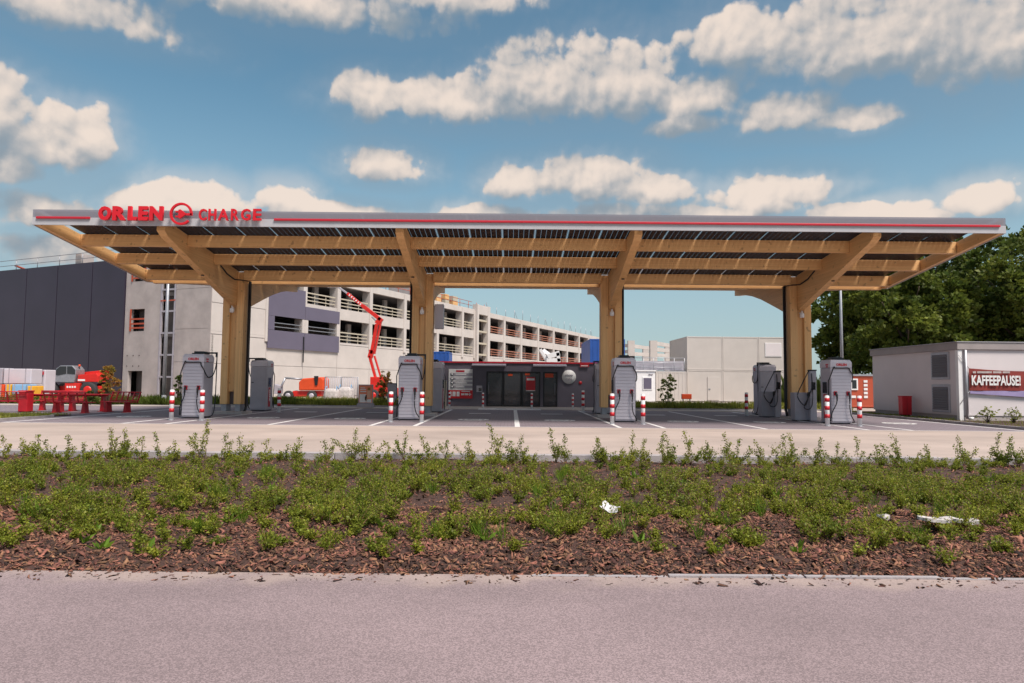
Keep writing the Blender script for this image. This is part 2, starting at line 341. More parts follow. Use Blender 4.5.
def text_mesh(body, m, w, h, depth, bold=0.0):
    """flat lettering fitted to w x h in the XZ plane, facing -Y, lower left at the origin"""
    cu = bpy.data.curves.new('t', 'FONT'); cu.body = body; cu.extrude = .05; cu.offset = bold; cu.resolution_u = 3
    o = bpy.data.objects.new('t', cu); COL.objects.link(o); bpy.context.view_layer.update()
    me = bpy.data.meshes.new_from_object(o.evaluated_get(bpy.context.evaluated_depsgraph_get()))
    bpy.data.objects.remove(o); bpy.data.curves.remove(cu)
    co = np.empty(len(me.vertices) * 3, dtype=np.float32); me.vertices.foreach_get('co', co); co = co.reshape(-1, 3)
    lo, hi = co.min(0), co.max(0); s = (co - lo) / np.maximum(hi - lo, 1e-6)
    out = np.stack([s[:, 0] * w, -s[:, 2] * depth, s[:, 1] * h], 1).astype(np.float32)
    me.vertices.foreach_set('co', out.ravel()); me.materials.clear(); me.materials.append(MAT[m]); me.name = 'lettering'; me.update(); return me
def letter(name, body, m, lo, hi, parent, depth=.04, bold=0.0):   # lo/hi: world corners (same y)
    o = link(name, text_mesh(body, m, abs(hi.x - lo.x), hi.z - lo.z, depth, bold), parent)
    o.location = Vector((lo.x, lo.y, lo.z)) - (parent.location if parent else Vector()); return o

CX = .2
Y_F, Y_P, Y_B = 22.0, 29.05, 37.6      # roof front edge, post line, roof back edge
# ================================================================== THE SETTING
structure(box(-1500, 1500, -60, 3000, -.4, -.06).build('ground', 'site_ground'))
structure(box(-70, 70, -14, 5.1, -.3, 0).build('road', 'asphalt'))
structure(box(-70, 70, 12.62, 22.0, -.3, 0).build('driveway', 'driveway'))
structure(box(-17.0, 17.0, 22.0, 36.2, -.3, .002).build('parking_area', 'pavers'))
structure(box(-30, 17.0, 36.35, 37.9, -.3, .03).build('sidewalk', 'sidewalk'))
structure(box(-4.9, 5.3, 37.9, 40.2, -.3, .034).build('forecourt', 'sidewalk'))
structure(box(-45, -17.2, 27.2, 36.3, -.3, .001).build('picnic_paving', 'pavers'))
structure(box(-45, -4.9, 46, 49, -.3, -.02).build('gravel_path', 'driveway'))

# planted border: uneven soil sheet
def soil_z(x, y):
    e = np.clip((y - 5.1) / .35, 0, 1) * np.clip((12.45 - y) / .3, 0, 1)
    return -.02 + e * (.05 + .035 * np.sin(x * 1.7 + np.cos(y * 1.3) * 2) * np.sin(y * 2.1 + .6) + .02 * np.sin(x * 4.3 + y * 3.1))
xs = np.linspace(-34, 34, 341); ys = np.linspace(5.06, 12.46, 60); X, Yg = np.meshgrid(xs, ys)
v = np.stack([X, Yg + np.where(Yg < 5.07, .03 * np.sin(X * 5) + .02 * np.sin(X * 13), 0), soil_z(X, Yg) + rng.normal(0, .006, X.shape)], -1).reshape(-1, 3)
i = np.arange(59)[:, None] * 341 + np.arange(340)[None]; f = np.stack([i, i + 1, i + 342, i + 341], -1).reshape(-1, 4)
structure(link('planting_bed', fast_mesh('planting_bed', v, f, 'soil', True)))
# kerb stones between the border and the driveway
kerb = structure(empty('kerb', (0, 12.54, 0)))
km = box(-.495, .495, -.07, .07, -.2, .12).mesh('kerb_stone', 'kerb')
for k in range(-17, 18):
    o = link('kerb_stone', km, kerb); o.location = (k * 1.0 + .3, random.uniform(-.006, .006), random.uniform(-.012, .01)); o.rotation_euler.z = random.uniform(-.006, .006)
    o.modifiers.new('bevel', 'BEVEL').width = .012
edge = structure(empty('road_edging', (0, 5.09, 0))); em = box(-.49, .49, -.025, .025, -.1, .018).mesh('edging_stone', 'kerb')
for k in range(1, 14):
    o = link('edging_stone', em, edge); o.location = (k * 1.0 - .35, random.uniform(-.008, .008), random.uniform(-.014, .006)); o.rotation_euler.z = random.uniform(-.012, .012)
def kerb_run(name, pts, step=1.0, w=.12, h=.1, m='kerb'):
    root = structure(empty(name, (*pts[0], 0))); me = box(0, step - .015, -w / 2, w / 2, -.15, h).mesh('kerb_stone', m)
    for (x0, y0), (x1, y1) in zip(pts, pts[1:]):
        L = math.hypot(x1 - x0, y1 - y0); a = math.atan2(y1 - y0, x1 - x0); n = max(1, round(L / step))
        for q in range(n):
            o = link('kerb_stone', me, root); o.location = (x0 + (x1 - x0) * q / n - pts[0][0], y0 + (y1 - y0) * q / n - pts[0][1], random.uniform(-.008, .008)); o.rotation_euler.z = a; o.scale.x = L / n / step
kerb_run('site_kerb', [(17.1, 21.0), (17.1, 37.9)])
kerb_run('lawn_kerb', [(-17.5, 38.0), (-4.9, 38.0)]); kerb_run('lawn_kerb', [(5.4, 38.0), (18, 38.0)])
kerb_run('verge_kerb', [(-17.15, 22.5), (-17.15, 25.6), (-18.0, 27.1), (-34, 27.1)], 1.0, .12, .06)
# bay lines, end line and symbols: painted sheets
lines = structure(empty('bay_markings', (CX, 22.0, 0)))
def stripe(x, y0, y1, w=.13): box(x - w / 2, x + w / 2, y0, y1, -.05, .006).build('bay_line', 'white_paint', lines)
for x in (0, 3.31, -3.31, 8, -8, 11.3, -11.3): stripe(x, .02, 13.75, .17 if x == 0 else .13)
for x in (4.73, -4.73, 12.7, -12.7): stripe(x, .02, 5.6)
for x in (16.5, -16.5): stripe(x, .02, 13.5)
box(-16.4, 16.6, .03, .10, -.05, .0045).build('end_line', 'white_paint', lines)
def ring_poly(b, cx, cy, r0, r1, n=28, z=.007, a0=0, a1=2 * math.pi):
    for k in range(n):
        t0 = a0 + (a1 - a0) * k / n; t1 = a0 + (a1 - a0) * (k + 1) / n
        q = [(cx + r * math.cos(t), cy + r * math.sin(t), z) for r, t in ((r0, t0), (r1, t0), (r1, t1), (r0, t1))]; b.add(q, [(0, 1, 2, 3)])
for x in (-14.6, -9.65, -6.35, -1.65, 1.65, 6.35, 9.65, 14.6):
    b = MB(); ring_poly(b, x, 4.2, .44, .60); ring_poly(b, x, 4.2, .0001, .2)
    b.box(x - .3, x + .3, 3.98, 4.1, .004, .007); b.box(x - .34, x - .2, 4.1, 4.45, .004, .007); b.box(x + .2, x + .34, 4.1, 4.45, .004, .007)
    b.build('charging_symbol', 'white_paint', lines)
    b = MB(); b.box(x - .5, x + .5, 9.3, 9.75, .004, .007); b.build('bay_lettering', 'white_paint', lines)
box(-1.95, 1.35, 13.9, 14.9, 0, .037).build('threshold_slab', 'white_paint', lines)

# ================================================================== CANOPY
def roof_z(y): return 6.89 - .119 * (y - Y_F) if y < Y_P else 6.89 - .119 * (Y_P - Y_F) + .119 * (y - Y_P)
can = tag(empty('timber_canopy', (CX, Y_P, 0)), 'long timber canopy with solar roof, forked posts and red lettering along its front', 'canopy')
HX = 15.88
def cpart(b, name, m, bevel=0): return b.shift((0, Y_P, 0)).build(name, m, can, bevel)
POSTS = (-12, -4, 4, 12)
for j, px_ in enumerate(POSTS):
    for s in (-1, 1):
        b = MB(); x0 = px_ + s * .29; b.box(x0 - .15, x0 + .15, Y_P - .30, Y_P + .30, .42, roof_z(Y_P) - .05); cpart(b, 'column', 'wood_z', .012)
        b = MB(); b.box(x0 - .11, x0 + .11, Y_P - .24, Y_P + .24, .12, .42); cpart(b, 'steel_shoe', 'steel', .008)
    b = MB(); b.box(px_ - .137, px_ + .137, Y_P - .16, Y_P + .16, .95, 4.6); cpart(b, 'infill_board', 'wood_z')
    b = MB(); b.box(px_ - .137, px_ + .137, Y_P + .0, Y_P + .2, .42, .947); cpart(b, 'cable_slot', 'grille')
    b = MB(); b.box(px_ - .62, px_ + .62, Y_P - .55, Y_P + .55, -.2, .12); cpart(b, 'plinth', 'concrete', .01)
    zt = lambda y: roof_z(y) - .02
    arm = [(22.6, zt(22.6)), (22.6, 6.40), (22.85, 6.25), (28.75, 4.58), (Y_P + .31, 4.58), (Y_P + .31, zt(Y_P)), (Y_P, zt(Y_P))]
    b = MB(); b.prism(arm, 'x', px_ - .136, px_ + .136); cpart(b, 'front_arm', 'wood_y', .012)
    low = [(Y_P + .315, 4.45), (30.1, 4.62), (30.8, 4.86), (31.9, 5.22), (33.0, 5.57), (34.2, 5.88), (35.4, 6.10), (36.85, 6.24)]
    arm = low + [(36.85, zt(36.85)), (Y_P + .32, zt(Y_P + .32))]
    b = MB(); b.prism(arm, 'x', px_ - .136, px_ + .136); cpart(b, 'rear_arm', 'wood_y', .012)
    # dowel plate, lamp, downpipe
    b = MB(); b.lathe([(.001, 0), (.06, 0), (.06, .03), (.001, .03)], (px_ + (.0), 25.8, 5.41 - .03), 10); cpart(b, 'bolt_cap', 'black')
    s = 1 if px_ in (-12, 4) else -1
    b = MB(); b.lathe([(.03, -.02), (.09, .0), (.09, .14), (.04, .2), (.04, .28)], (px_, Y_P - .42, 4.28), 10); b.box(px_ - .02, px_ + .02, Y_P - .42, Y_P - .16, 4.46, 4.5); cpart(b, 'spotlight', 'white')
    xp = px_ + s * .53
    b = MB(); b.tube([(xp, Y_P + .1, 5.65), (xp, Y_P + .1, .35), (xp, Y_P - .05, .12), (xp, Y_P - .2, .03)], .062, 10); cpart(b, 'downpipe', 'black')
    b = MB(); b.tube([(px_ + s * .15, 27.0, 6.0), (px_ + s * .17, 27.6, 5.75), (px_ + s * .2, 28.3, 5.62), (xp, Y_P - .33, 5.64), (xp, Y_P + .1, 5.66)], .028, 6); cpart(b, 'cable_conduit', 'black')
    if px_ == -4:
        b = MB(); b.box(px_ + .48, px_ + .86, Y_P + .0, Y_P + .35, 3.7, 4.75); cpart(b, 'switch_box', 'charger_grey', .01)
# purlins run between the arms, gable beams close the ends
edges = [-HX + .2] + [p for q in POSTS for p in (q - .14, q + .14)] + [HX - .2]
for yp in (24.2, 26.4, 31.6, 34.0, 36.4):
    for a, c in zip(edges[0::2], edges[1::2]):
        z = roof_z(yp) - .03; b = MB(); b.box(a, c, yp, yp + .2, z - .41, z); cpart(b, 'purlin', 'wood_x', .008)
ed2 = [-HX + .2] + [p for q in POSTS for p in (q - .45, q + .45)] + [HX - .2]
for a, c in zip(ed2[0::2], ed2[1::2]):
    b = MB(); z = roof_z(28.7) - .03; b.box(a, c, 28.62, 28.86, z - .42, z); cpart(b, 'main_beam', 'wood_x', .008)
    b = MB(); b.box(a, c, 29.2, 29.42, z - .50, z - .02); cpart(b, 'main_beam', 'wood_x', .008)
for s in (-1, 1):
    for ya, yb in ((Y_F + .08, Y_P - .02), (Y_P + .02, Y_B)):
        b = MB(); b.prism([(ya, roof_z(ya) - .03), (ya, roof_z(ya) - .45), (yb, roof_z(yb) - .45), (yb, roof_z(yb) - .03)], 'x', s * (HX - .18), s * (HX - .03)); cpart(b, 'gable_beam', 'wood_y', .006)
        b = MB(); b.prism([(ya, roof_z(ya) + .05), (ya, roof_z(ya) - .47), (yb, roof_z(yb) - .47), (yb, roof_z(yb) + .05)], 'x', s * (HX - .025), s * HX); cpart(b, 'edge_trim', 'alu')
b = MB(); b.box(-HX, HX, Y_F, Y_F + .05, 6.42, 6.67); cpart(b, 'fascia', 'alu', .006)
b = MB(); b.box(-HX, HX, Y_F + .01, Y_F + .03, 6.673, 6.93); cpart(b, 'glass_upstand', 'clear_glass')
b = MB(); b.box(-HX, HX, Y_B, Y_B + .05, 7.3, 7.95); cpart(b, 'rear_fascia', 'alu')
# photovoltaic modules
pv = box(-.566, .566, 0, 1.0, 0, .008).mesh('solar_panel', 'solar_cells')
ncol = 27
for (ya, yb, nr) in ((Y_F + .08, Y_P - .04, 3), (Y_P + .04, Y_B - .05, 4)):
    for r_ in range(nr):
        y0 = ya + (yb - ya) * r_ / nr; y1 = ya + (yb - ya) * (r_ + 1) / nr - .04; L = math.hypot(y1 - y0, roof_z(y1) - roof_z(y0))
        if r_ == 0: mesh_l = pv.copy(); mesh_l.transform(Matrix.Diagonal((1, L, 1, 1)))
        for c_ in range(ncol):
            o = link('solar_panel', mesh_l, can); o.location = (-HX + .3 + (c_ + .5) * (2 * HX - .6) / ncol, y0 - Y_P, roof_z(y0) + .0); o.rotation_euler.x = math.atan2(roof_z(y1) - roof_z(y0), y1 - y0)
# red stripes and lettering on the front edge
YS = Y_F - .03
def stripe_px(xa, xb):
    z0 = 6.655; b = MB(); x0 = P(xa, 218, YS).x; x1 = P(xb, 218, YS).x
    b.box(x0, x1, YS - .02, YS + .028, z0 - .036, z0 + .036); b.shift(can.location).build('red_stripe', 'red_line', can, .01)
stripe_px(36, 90); stripe_px(274, 1000)
YL = Y_F - .10
for ch, xa, xb in (('O', 99.5, 112.5), ('R', 113.4, 127.2), ('L', 128.8, 138.3), ('E', 139.3, 149.3), ('N', 150.3, 164.3)):
    letter('letter', ch, 'red_gloss', P(xa, 220.8, YL), P(xb, 206.8, YL), can, .09, .055)
for ch, xa, xb in (('C', 199.3, 207.3), ('H', 209, 216.8), ('A', 218.3, 229.5), ('R', 231.5, 239.5), ('G', 241.5, 251), ('E', 253.5, 262)):
    letter('letter', ch, 'red_gloss', P(xa, 220.8, YL), P(xb, 209.3, YL), can, .07, .022)
c = P(181.7, 214.2, YL); s_ = P(193, 214.2, YL).x - c.x
b = MB()
def vring(b, cx, cz, r0, r1, a0, a1, y0, y1, n=36):
    rr = []
    for k in range(n + 1):
        a = a0 + (a1 - a0) * k / n; ca, sa = math.cos(a), math.sin(a)
        rr.append([(cx + r0 * ca, y0, cz + r0 * sa), (cx + r1 * ca, y0, cz + r1 * sa), (cx + r1 * ca, y1, cz + r1 * sa), (cx + r0 * ca, y1, cz + r0 * sa)])
    b.loft(rr)
vring(b, c.x, c.z, s_ * .80, s_, R(-8), R(318), YL - .07, YL)
b.box(c.x + s_ * .42, c.x + s_ * 1.0, YL - .07, YL, c.z - s_ * .14, c.z + s_ * .05)
b.shift(can.location).build('ring_emblem', 'red_gloss', can, .006)
b = MB(); b.prism([(c.x - s_ * .22, c.z + s_ * .36), (c.x - s_ * .05, c.z + s_ * .40), (c.x + s_ * .38, c.z + s_ * .08), (c.x + s_ * .38, c.z - s_ * .10), (c.x - s_ * .05, c.z - s_ * .42), (c.x - s_ * .22, c.z - s_ * .38)], 'y', YL - .07, YL)
for q in (.2, -.24): b.box(c.x - s_ * .5, c.x - s_ * .22, YL - .06, YL, c.z + s_ * (q - .07), c.z + s_ * (q + .07))
b.shift(can.location).build('plug_emblem', 'red_gloss', can, .006)

# ================================================================== CHARGERS
def make_charger():
    t = empty('charging_station', (0, 0, 0)); w, d = .38, .42
    b = MB(); b.loft([[(-w, -d, .04), (w, -d, .04), (w, d, .04), (-w, d, .04)], [(-w * 1.03, -d, 1.6), (w * 1.03, -d, 1.6), (w * 1.03, d, 1.6), (-w * 1.03, d, 1.6)], [(-w * 1.03, -d + .01, 2.0), (w * 1.03, -d + .01, 2.0), (w * 1.03, d, 2.0), (-w * 1.03, d, 2.0)]])
    b.build('cabinet', 'charger_grey', t, .02)
    bx(0, 0, 0, .66, .74, .045).build('base_frame', 'black', t)
    b = MB(); W2 = w * 1.06
    b.loft([[(-W2, -d - .03, 2.005), (W2, -d - .03, 2.005), (W2, d + .01, 2.005), (-W2, d + .01, 2.005)], [(-W2, -d - .03, 2.20), (W2, -d - .03, 2.20), (W2, d + .01, 2.20), (-W2, d + .01, 2.20)], [(-W2 + .04, -d + .04, 2.30), (W2 - .04, -d + .04, 2.30), (W2 - .04, d - .05, 2.30), (-W2 + .04, d - .05, 2.30)]])
    h = b.build('header', 'charger_light', t, .02)
    lm = link('brand_lettering', text_mesh('ORLEN', 'red_gloss', .38, .09, .012, .03), h); lm.location = (-.18, -d - .032, 2.075)
    for k in range(16):           # front louvres
        z = .10 + k * .116; b = MB(); b.prism([(-d - .022, z), (-d - .012, z + .104), (-d + .01, z + .104), (-d + .01, z)], 'x', -w + .025, w - .025); b.build('louvre', 'charger_light', t, .004)
    for s in (-1, 1):             # shoulder bars either side of the louvres
        b = MB(); b.prism([(s * .36, 1.62), (s * .395, 1.62), (s * .395, 2.0), (s * .30, 2.0)], 'y', -d - .025, -d + .01); b.build('shoulder', 'charger_light', t)
        x = s * .235
        hb = MB().box(x - .06, x + .06, -d - .06, -d - .02, 1.02, 1.17).build('holster', 'red_line', t, .01)
        b = MB(); b.tube([(x, -d - .05, 1.12), (x + .005, -d - .13, 1.06), (x + .01, -d - .14, .93), (x + .01, -d - .13, .84)], .04, 8, .03); b.build('plug', 'black', hb)
        if s > 0: pts = [(x + .01, -d - .13, .85), (x + .0, -d - .14, .6), (x + .05, -d - .13, .32), (x + .16, -d - .10, .14), (w + .06, -d + .05, .06), (w + .10, d - .2, .10), (w + .09, d + .02, .5), (w + .10, d + .04, 1.2), (w + .10, d + .05, 2.36)]
        else: pts = [(x + .01, -d - .13, .85), (x - .03, -d - .14, .7), (x - .16, -d - .10, .42), (-w - .05, -d - .02, .12), (-w - .06, -d + .1, .3), (-w - .07, -d + .06, .9), (-w - .08, -d + .02, 1.5), (-w - .06, -d - .03, 1.62), (-.30, -d - .06, 2.0), (-.26, -d - .05, 2.03)]
        MB().tube(smooth(pts), .019, 7).build('cable', 'black_rubber', t)
    MB().tube(smooth([(-.27, -d - .05, 2.0), (0, -d - .052, 1.998), (.27, -d - .05, 2.0), (.31, -d - .06, 1.9), (w + .03, -d - .05, 1.74), (w + .07, -d + .12, 1.53), (w + .06, -d + .35, 1.46), (w + .07, d - .15, 1.58), (w + .09, d + .03, 1.95), (w + .1, d + .05, 2.36)]), .02, 7).build('cable', 'black_rubber', t)
    # cable arm on the roof
    b = MB(); b.box(-.20, .24, -.16, .36, 2.3, 2.345); b.box(-.14, .20, -.1, .30, 2.345, 2.41); b.box(.1, w + .13, .40, .47, 2.34, 2.40); b.box(w + .07, w + .13, .40, .47, 2.22, 2.34); b.build('cable_arm', 'black', t, .006)
    # user side: screen and red display strip
    sc = MB().box(-w - .035, -w - .004, -.12, .20, 1.10, 1.50).build('screen', 'screen', t, .008)
    b = MB(); b.box(-w - .022, -w - .004, -.08, .16, .18, 1.06); s2 = b.build('display_strip', 'red_line', t, .006)
    lm = link('power_lettering', text_mesh('300', 'white', .55, .13, .006, .03), s2); lm.rotation_euler = (0, 0, 0)
    lm.matrix_local = Matrix.Translation((-w - .024, -.02 + .12, .42)) @ Matrix(((0, 1, 0, 0), (0, 0, -1, 0), (1, 0, 0, 0), (0, 0, 0, 1)))
    for s, nm in ((1, 'right'), (-1, 'left')):
        b = MB(); b.box(min(s * (w + .012), s * (w + .024)), max(s * (w + .012), s * (w + .024)), -.28, -.06, 2.09, 2.15); b.prism([(-.24, 2.02), (-.06, 2.02), (-.1, 2.07), (-.28, 2.07)], 'x', min(s * (w + .012), s * (w + .024)), max(s * (w + .012), s * (w + .024))); b.build('side_logo', 'red_line', t)
    # back door
    for z0, z1 in ((.08, 1.30), (1.315, 1.97)): MB().box(-w + .02, w - .02, d - .005, d + .016, z0, z1).build('back_door', 'charger_dark', t, .006)
    MB().box(w - .16, w - .06, d + .01, d + .035, 1.27, 1.30).build('door_handle', 'black', t)
    return t
def smooth(pts, n=4):
    p = [Vector(q) for q in pts]; out = []
    for i in range(len(p) - 1):
        a = p[max(i - 1, 0)]; b = p[i]; c = p[i + 1]; d = p[min(i + 2, len(p) - 1)]
        for k in range(n):
            t = k / n; out.append(.5 * ((2 * b) + (c - a) * t + (2 * a - 5 * b + 4 * c - d) * t * t + (3 * b - a - 3 * c + d) * t ** 3))
    out.append(p[-1]); return out
ch0 = make_charger()
WH = ['leftmost timber post', 'second timber post from left', 'third timber post from left', 'rightmost timber post']
first = True
for j, x in enumerate(POSTS):
    for y, rz, lab in ((25.75, 0, 'grey ribbed fast charger with red lettering before the ' + WH[j]), (32.6, math.pi, 'grey fast charger showing its plain back behind the ' + WH[j])):
        o = ch0 if first else copy_tree(ch0); first = False
        o.location = (x + CX + (0 if rz == 0 else (-.1 if j == 0 else -.15 if j == 3 else .15)), y, .002); o.rotation_euler.z = rz; o.scale = (1, 1, 1.035); tag(o, lab, 'charger', 'fast chargers under the canopy')
def slim_charger(loc, label):
    t = tag(empty('slim_charging_post', loc), label, 'charger', 'low cabinets with slim charging posts')
    MB().box(-.36, .30, -.22, .22, .03, 1.13).build('low_cabinet', 'charger_dark', t, .012)
    MB().box(-.33, .27, -.19, .19, 0, .03).build('base_frame', 'black', t)
    MB().box(.18, .44, -.42, -.225, .02, 2.0).build('post', 'charger_grey', t, .015)
    MB().box(.165, .455, -.435, -.21, 2.0, 2.05).build('cap', 'black', t, .01)
    MB().box(.23, .39, -.44, -.42, 1.25, 1.55).build('screen', 'screen', t, .004)
    hb = MB().box(.10, .18, -.40, -.30, 1.0, 1.15).build('holster', 'black', t, .01)
    MB().tube(smooth([(.12, -.36, 1.05), (.06, -.42, .8), (-.05, -.44, .62), (-.22, -.40, .78), (-.3, -.36, 1.05), (-.1, -.36, 1.5), (.14, -.34, 1.95), (.2, -.32, 2.03)]), .02, 7).build('cable', 'black_rubber', t)
    MB().tube(smooth([(.3, -.45, 1.5), (.1, -.5, 1.0), (-.1, -.48, .55), (.15, -.47, .5), (.26, -.46, .9), (.24, -.44, 1.9)]), .017, 7).build('cable', 'black_rubber', t)
slim_charger((11.72, 27.7, .002), 'low grey cabinet with slim charging post in front of the rightmost timber post')
slim_charger((11.45, 30.6, .002), 'low grey cabinet with slim charging post left of the rightmost timber post')

# ================================================================== BOLLARDS
def make_bollard(h, r, top_grey=False):
    t = empty('bollard', (0, 0, 0))
    MB().lathe([(r * .3, h + .012), (r, h), (r, .0), (r * .3, 0)][::-1], n=16).build('post', 'white', t)
    bh = h * .125
    for k in range(3):
        z = h * (.93 - .27 * k); MB().lathe([(r * .5, z - bh), (r + .006, z - bh), (r + .006, z), (r * .5, z)], n=16).build('red_band', 'red_paint', t)
    MB().lathe([(r + .05, 0), (r + .05, .012), (r * .5, .014)], n=16).build('foot_plate', 'galv', t)
    return t
bol = make_bollard(1.06, .075); first = True
BPX = ((172, 202.3), (391, 422), (612.2, 643), (827, 859.3))
for j, x in enumerate(POSTS):
    for s in (-1, 1):
        o = bol if first else copy_tree(bol); first = False
        o.location = (P(BPX[j][(s + 1) // 2], 400, 24.1).x, 24.1, .002); tag(o, 'red and white bollard, %s of the pair before the %s' % ('left' if s < 0 else 'right', WH[j]), 'bollard', 'bollards around the chargers')
for (px_, py_), w_ in zip(((278.8, 412.4), (441, 410.8), (583, 411.6), (746.6, 415.4)), WH):
    g = G(px_, py_, 0); o = copy_tree(bol); o.location = (g.x, min(g.y, 35.4), .002); o.rotation_euler.z = .3; tag(o, 'red and white bollard at the rear by the ' + w_, 'bollard', 'bollards around the chargers')
sb = make_bollard(.84, .055); first = True
for px_, w_ in ((449.5, 'below the menu board'), (483, 'left of the glass doors'), (531.8, 'below the red poster'), (572.8, 'below the round white sign')):
    o = sb if first else copy_tree(sb); first = False; o.location = (P(px_, 400, 37.0).x, 37.0, .03); tag(o, 'small red and white bollard by the dark kiosk, ' + w_, 'bollard', 'bollards before the dark kiosk')
q = P(446, 400, 37.6); t = tag(empty('wooden_post', (q.x - .06, 37.75, .03)), 'slim beige post left of the menu board on the dark kiosk', 'post')
bx(0, 0, 0, .14, .14, 1.48).build('shaft', 'rail_cream', t, .01); bx(0, 0, 1.48, .17, .17, .03).build('cap', 'galv', t)

# ================================================================== DARK KIOSK (shop)
YK = 40.0
K0 = Vector((P(437, 380, YK).x, YK, .03)); shop = tag(empty('shop_kiosk', (.3, YK, .03)), 'low dark grey convenience kiosk with red roof line behind the charging bays', 'kiosk')
def kp(b, name, m, bevel=0, par=None): return b.shift(shop.location).build(name, m, par or shop, bevel)
xl, xr = P(437, 380, YK).x, P(606, 380, YK).x
zk = lambda py, px_=515: P(px_, py, YK).z
ZT = zk(363); ZD = zk(371.5)
op = [(P(486.3, 380, YK).x, P(540.5, 380, YK).x), (P(543, 380, YK).x, P(557.5, 380, YK).x)]
segs = [(xl, op[0][0]), (op[0][1], op[1][0]), (op[1][1], xr)]
for a, c in segs: kp(box(a, c, YK, YK + .12, .03, ZD), 'wall_panel', 'anthracite')
kp(box(xl, xr, YK, YK + .12, ZD + .004, ZT), 'header_panel', 'anthracite')
for x0, x1 in ((xl, xl + .12), (xr - .12, xr)): kp(box(x0, x1, YK + .125, YK + 4, .03, ZT), 'side_wall', 'anthracite')
kp(box(xl, xr, YK + 4, YK + 4.1, .03, ZT), 'back_wall', 'anthracite'); kp(box(xl + .13, xr - .13, YK + .13, YK + 3.98, -.1, .05), 'floor', 'concrete_dark')
kp(box(xl - .02, xr + .02, YK - .02, YK + 4.1, ZT + .003, ZT + .06), 'roof', 'charger_dark'); kp(box(xl - .03, xr + .03, YK - .06, YK - .022, ZT - .02, ZT + .07), 'red_edge', 'red_line')
for xa, xb in ((486.5, 503), (503.4, 521.6), (522, 540.3), (543.2, 557.3)):
    a, c = P(xa, 380, YK).x, P(xb, 380, YK).x
    fr = MB(); w_ = .07
    fr.box(a, a + w_, YK + .02, YK + .1, .04, ZD - .002); fr.box(c - w_, c, YK + .02, YK + .1, .04, ZD - .002); fr.box(a + w_, c - w_, YK + .02, YK + .1, ZD - .09, ZD - .002); fr.box(a + w_, c - w_, YK + .02, YK + .1, .04, .14)
    d = kp(fr, 'glass_door', 'black', .004); kp(box(a + w_, c - w_, YK + .05, YK + .065, .14, ZD - .09), 'pane', 'window_glass', 0, shop)
    if xa in (486.5, 543.2):
        xh = a + .14 if xa < 500 else c - .14
        kp(MB().tube([(xh, YK - .03, .75), (xh, YK - .03, 1.45)], .018, 6), 'door_handle', 'galv')
# things inside that show through the glass: shelves and counter
def inside(nm, m, xa, xb, ya, yb, Y, lab, cat):
    p0, p1 = P(xa, yb, Y), P(xb, ya, Y); t = tag(empty(nm, ((p0.x + p1.x) / 2, Y, .05)), lab, cat)
    for s in (p0.x, p1.x - .04): box(s - t.location.x, s - t.location.x + .04, 0, .4, 0, p1.z - .05).build('upright', 'black', t)
    for k in range(4):
        z = .1 + (p1.z - .25) * k / 3; sh = box(p0.x - t.location.x + .045, p1.x - t.location.x - .045, 0, .4, z, z + .03).build('shelf', 'charger_dark', t)
        for q in range(5): bx(p0.x - t.location.x + .15 + q * (p1.x - p0.x - .3) / 4, .2, z + .03, .16, .2, .2).build('packet', random.choice(m), sh)
inside('shop_shelf', ['rail_cream', 'leaf_pale', 'white'], 487, 501, 376, 404, YK + 2.2, 'shop shelf behind the left glass door', 'shelf')
inside('shop_shelf', ['charger_dark', 'orange', 'charger_grey'], 505, 519, 375, 404, YK + 2.6, 'shop shelf behind the middle glass door', 'shelf')
p0, p1 = P(526, 391, YK - .01), P(535.3, 377, YK - .01)
pt = kp(box(p0.x, p1.x, YK + .036, YK + .045, p0.z, p1.z), 'red_poster', 'red_paint'); kp(box(p0.x + .04, p1.x - .04, YK + .03, YK + .035, p1.z - .2, p1.z - .08), 'poster_print', 'white', 0, shop); kp(box(p0.x, p1.x, YK + .03, YK + .035, p0.z, p0.z + .04), 'poster_edge', 'white', 0, shop)
for (xa, xb, ya, yb) in ((545, 553.5, 373.6, 377.5), (525, 530, 373, 375.2), (508, 512.5, 374, 376)):
    p0, p1 = P(xa, yb, YK), P(xb, ya, YK); kp(box(p0.x, p1.x, YK + .035, YK + .045, p0.z, p1.z), 'orange_sticker', 'orange')
for xa, xb in ((472.5, 506), (533, 566)):
    a, c = P(xa, 365, YK).x, P(xb, 365, YK).x; z = zk(366.3)
    kp(MB().prism([(YK - .75, z - .02), (YK - .75, z + .05), (YK - .003, z + .14), (YK - .003, z)], 'x', a, c), 'awning', 'charger_grey', .006)
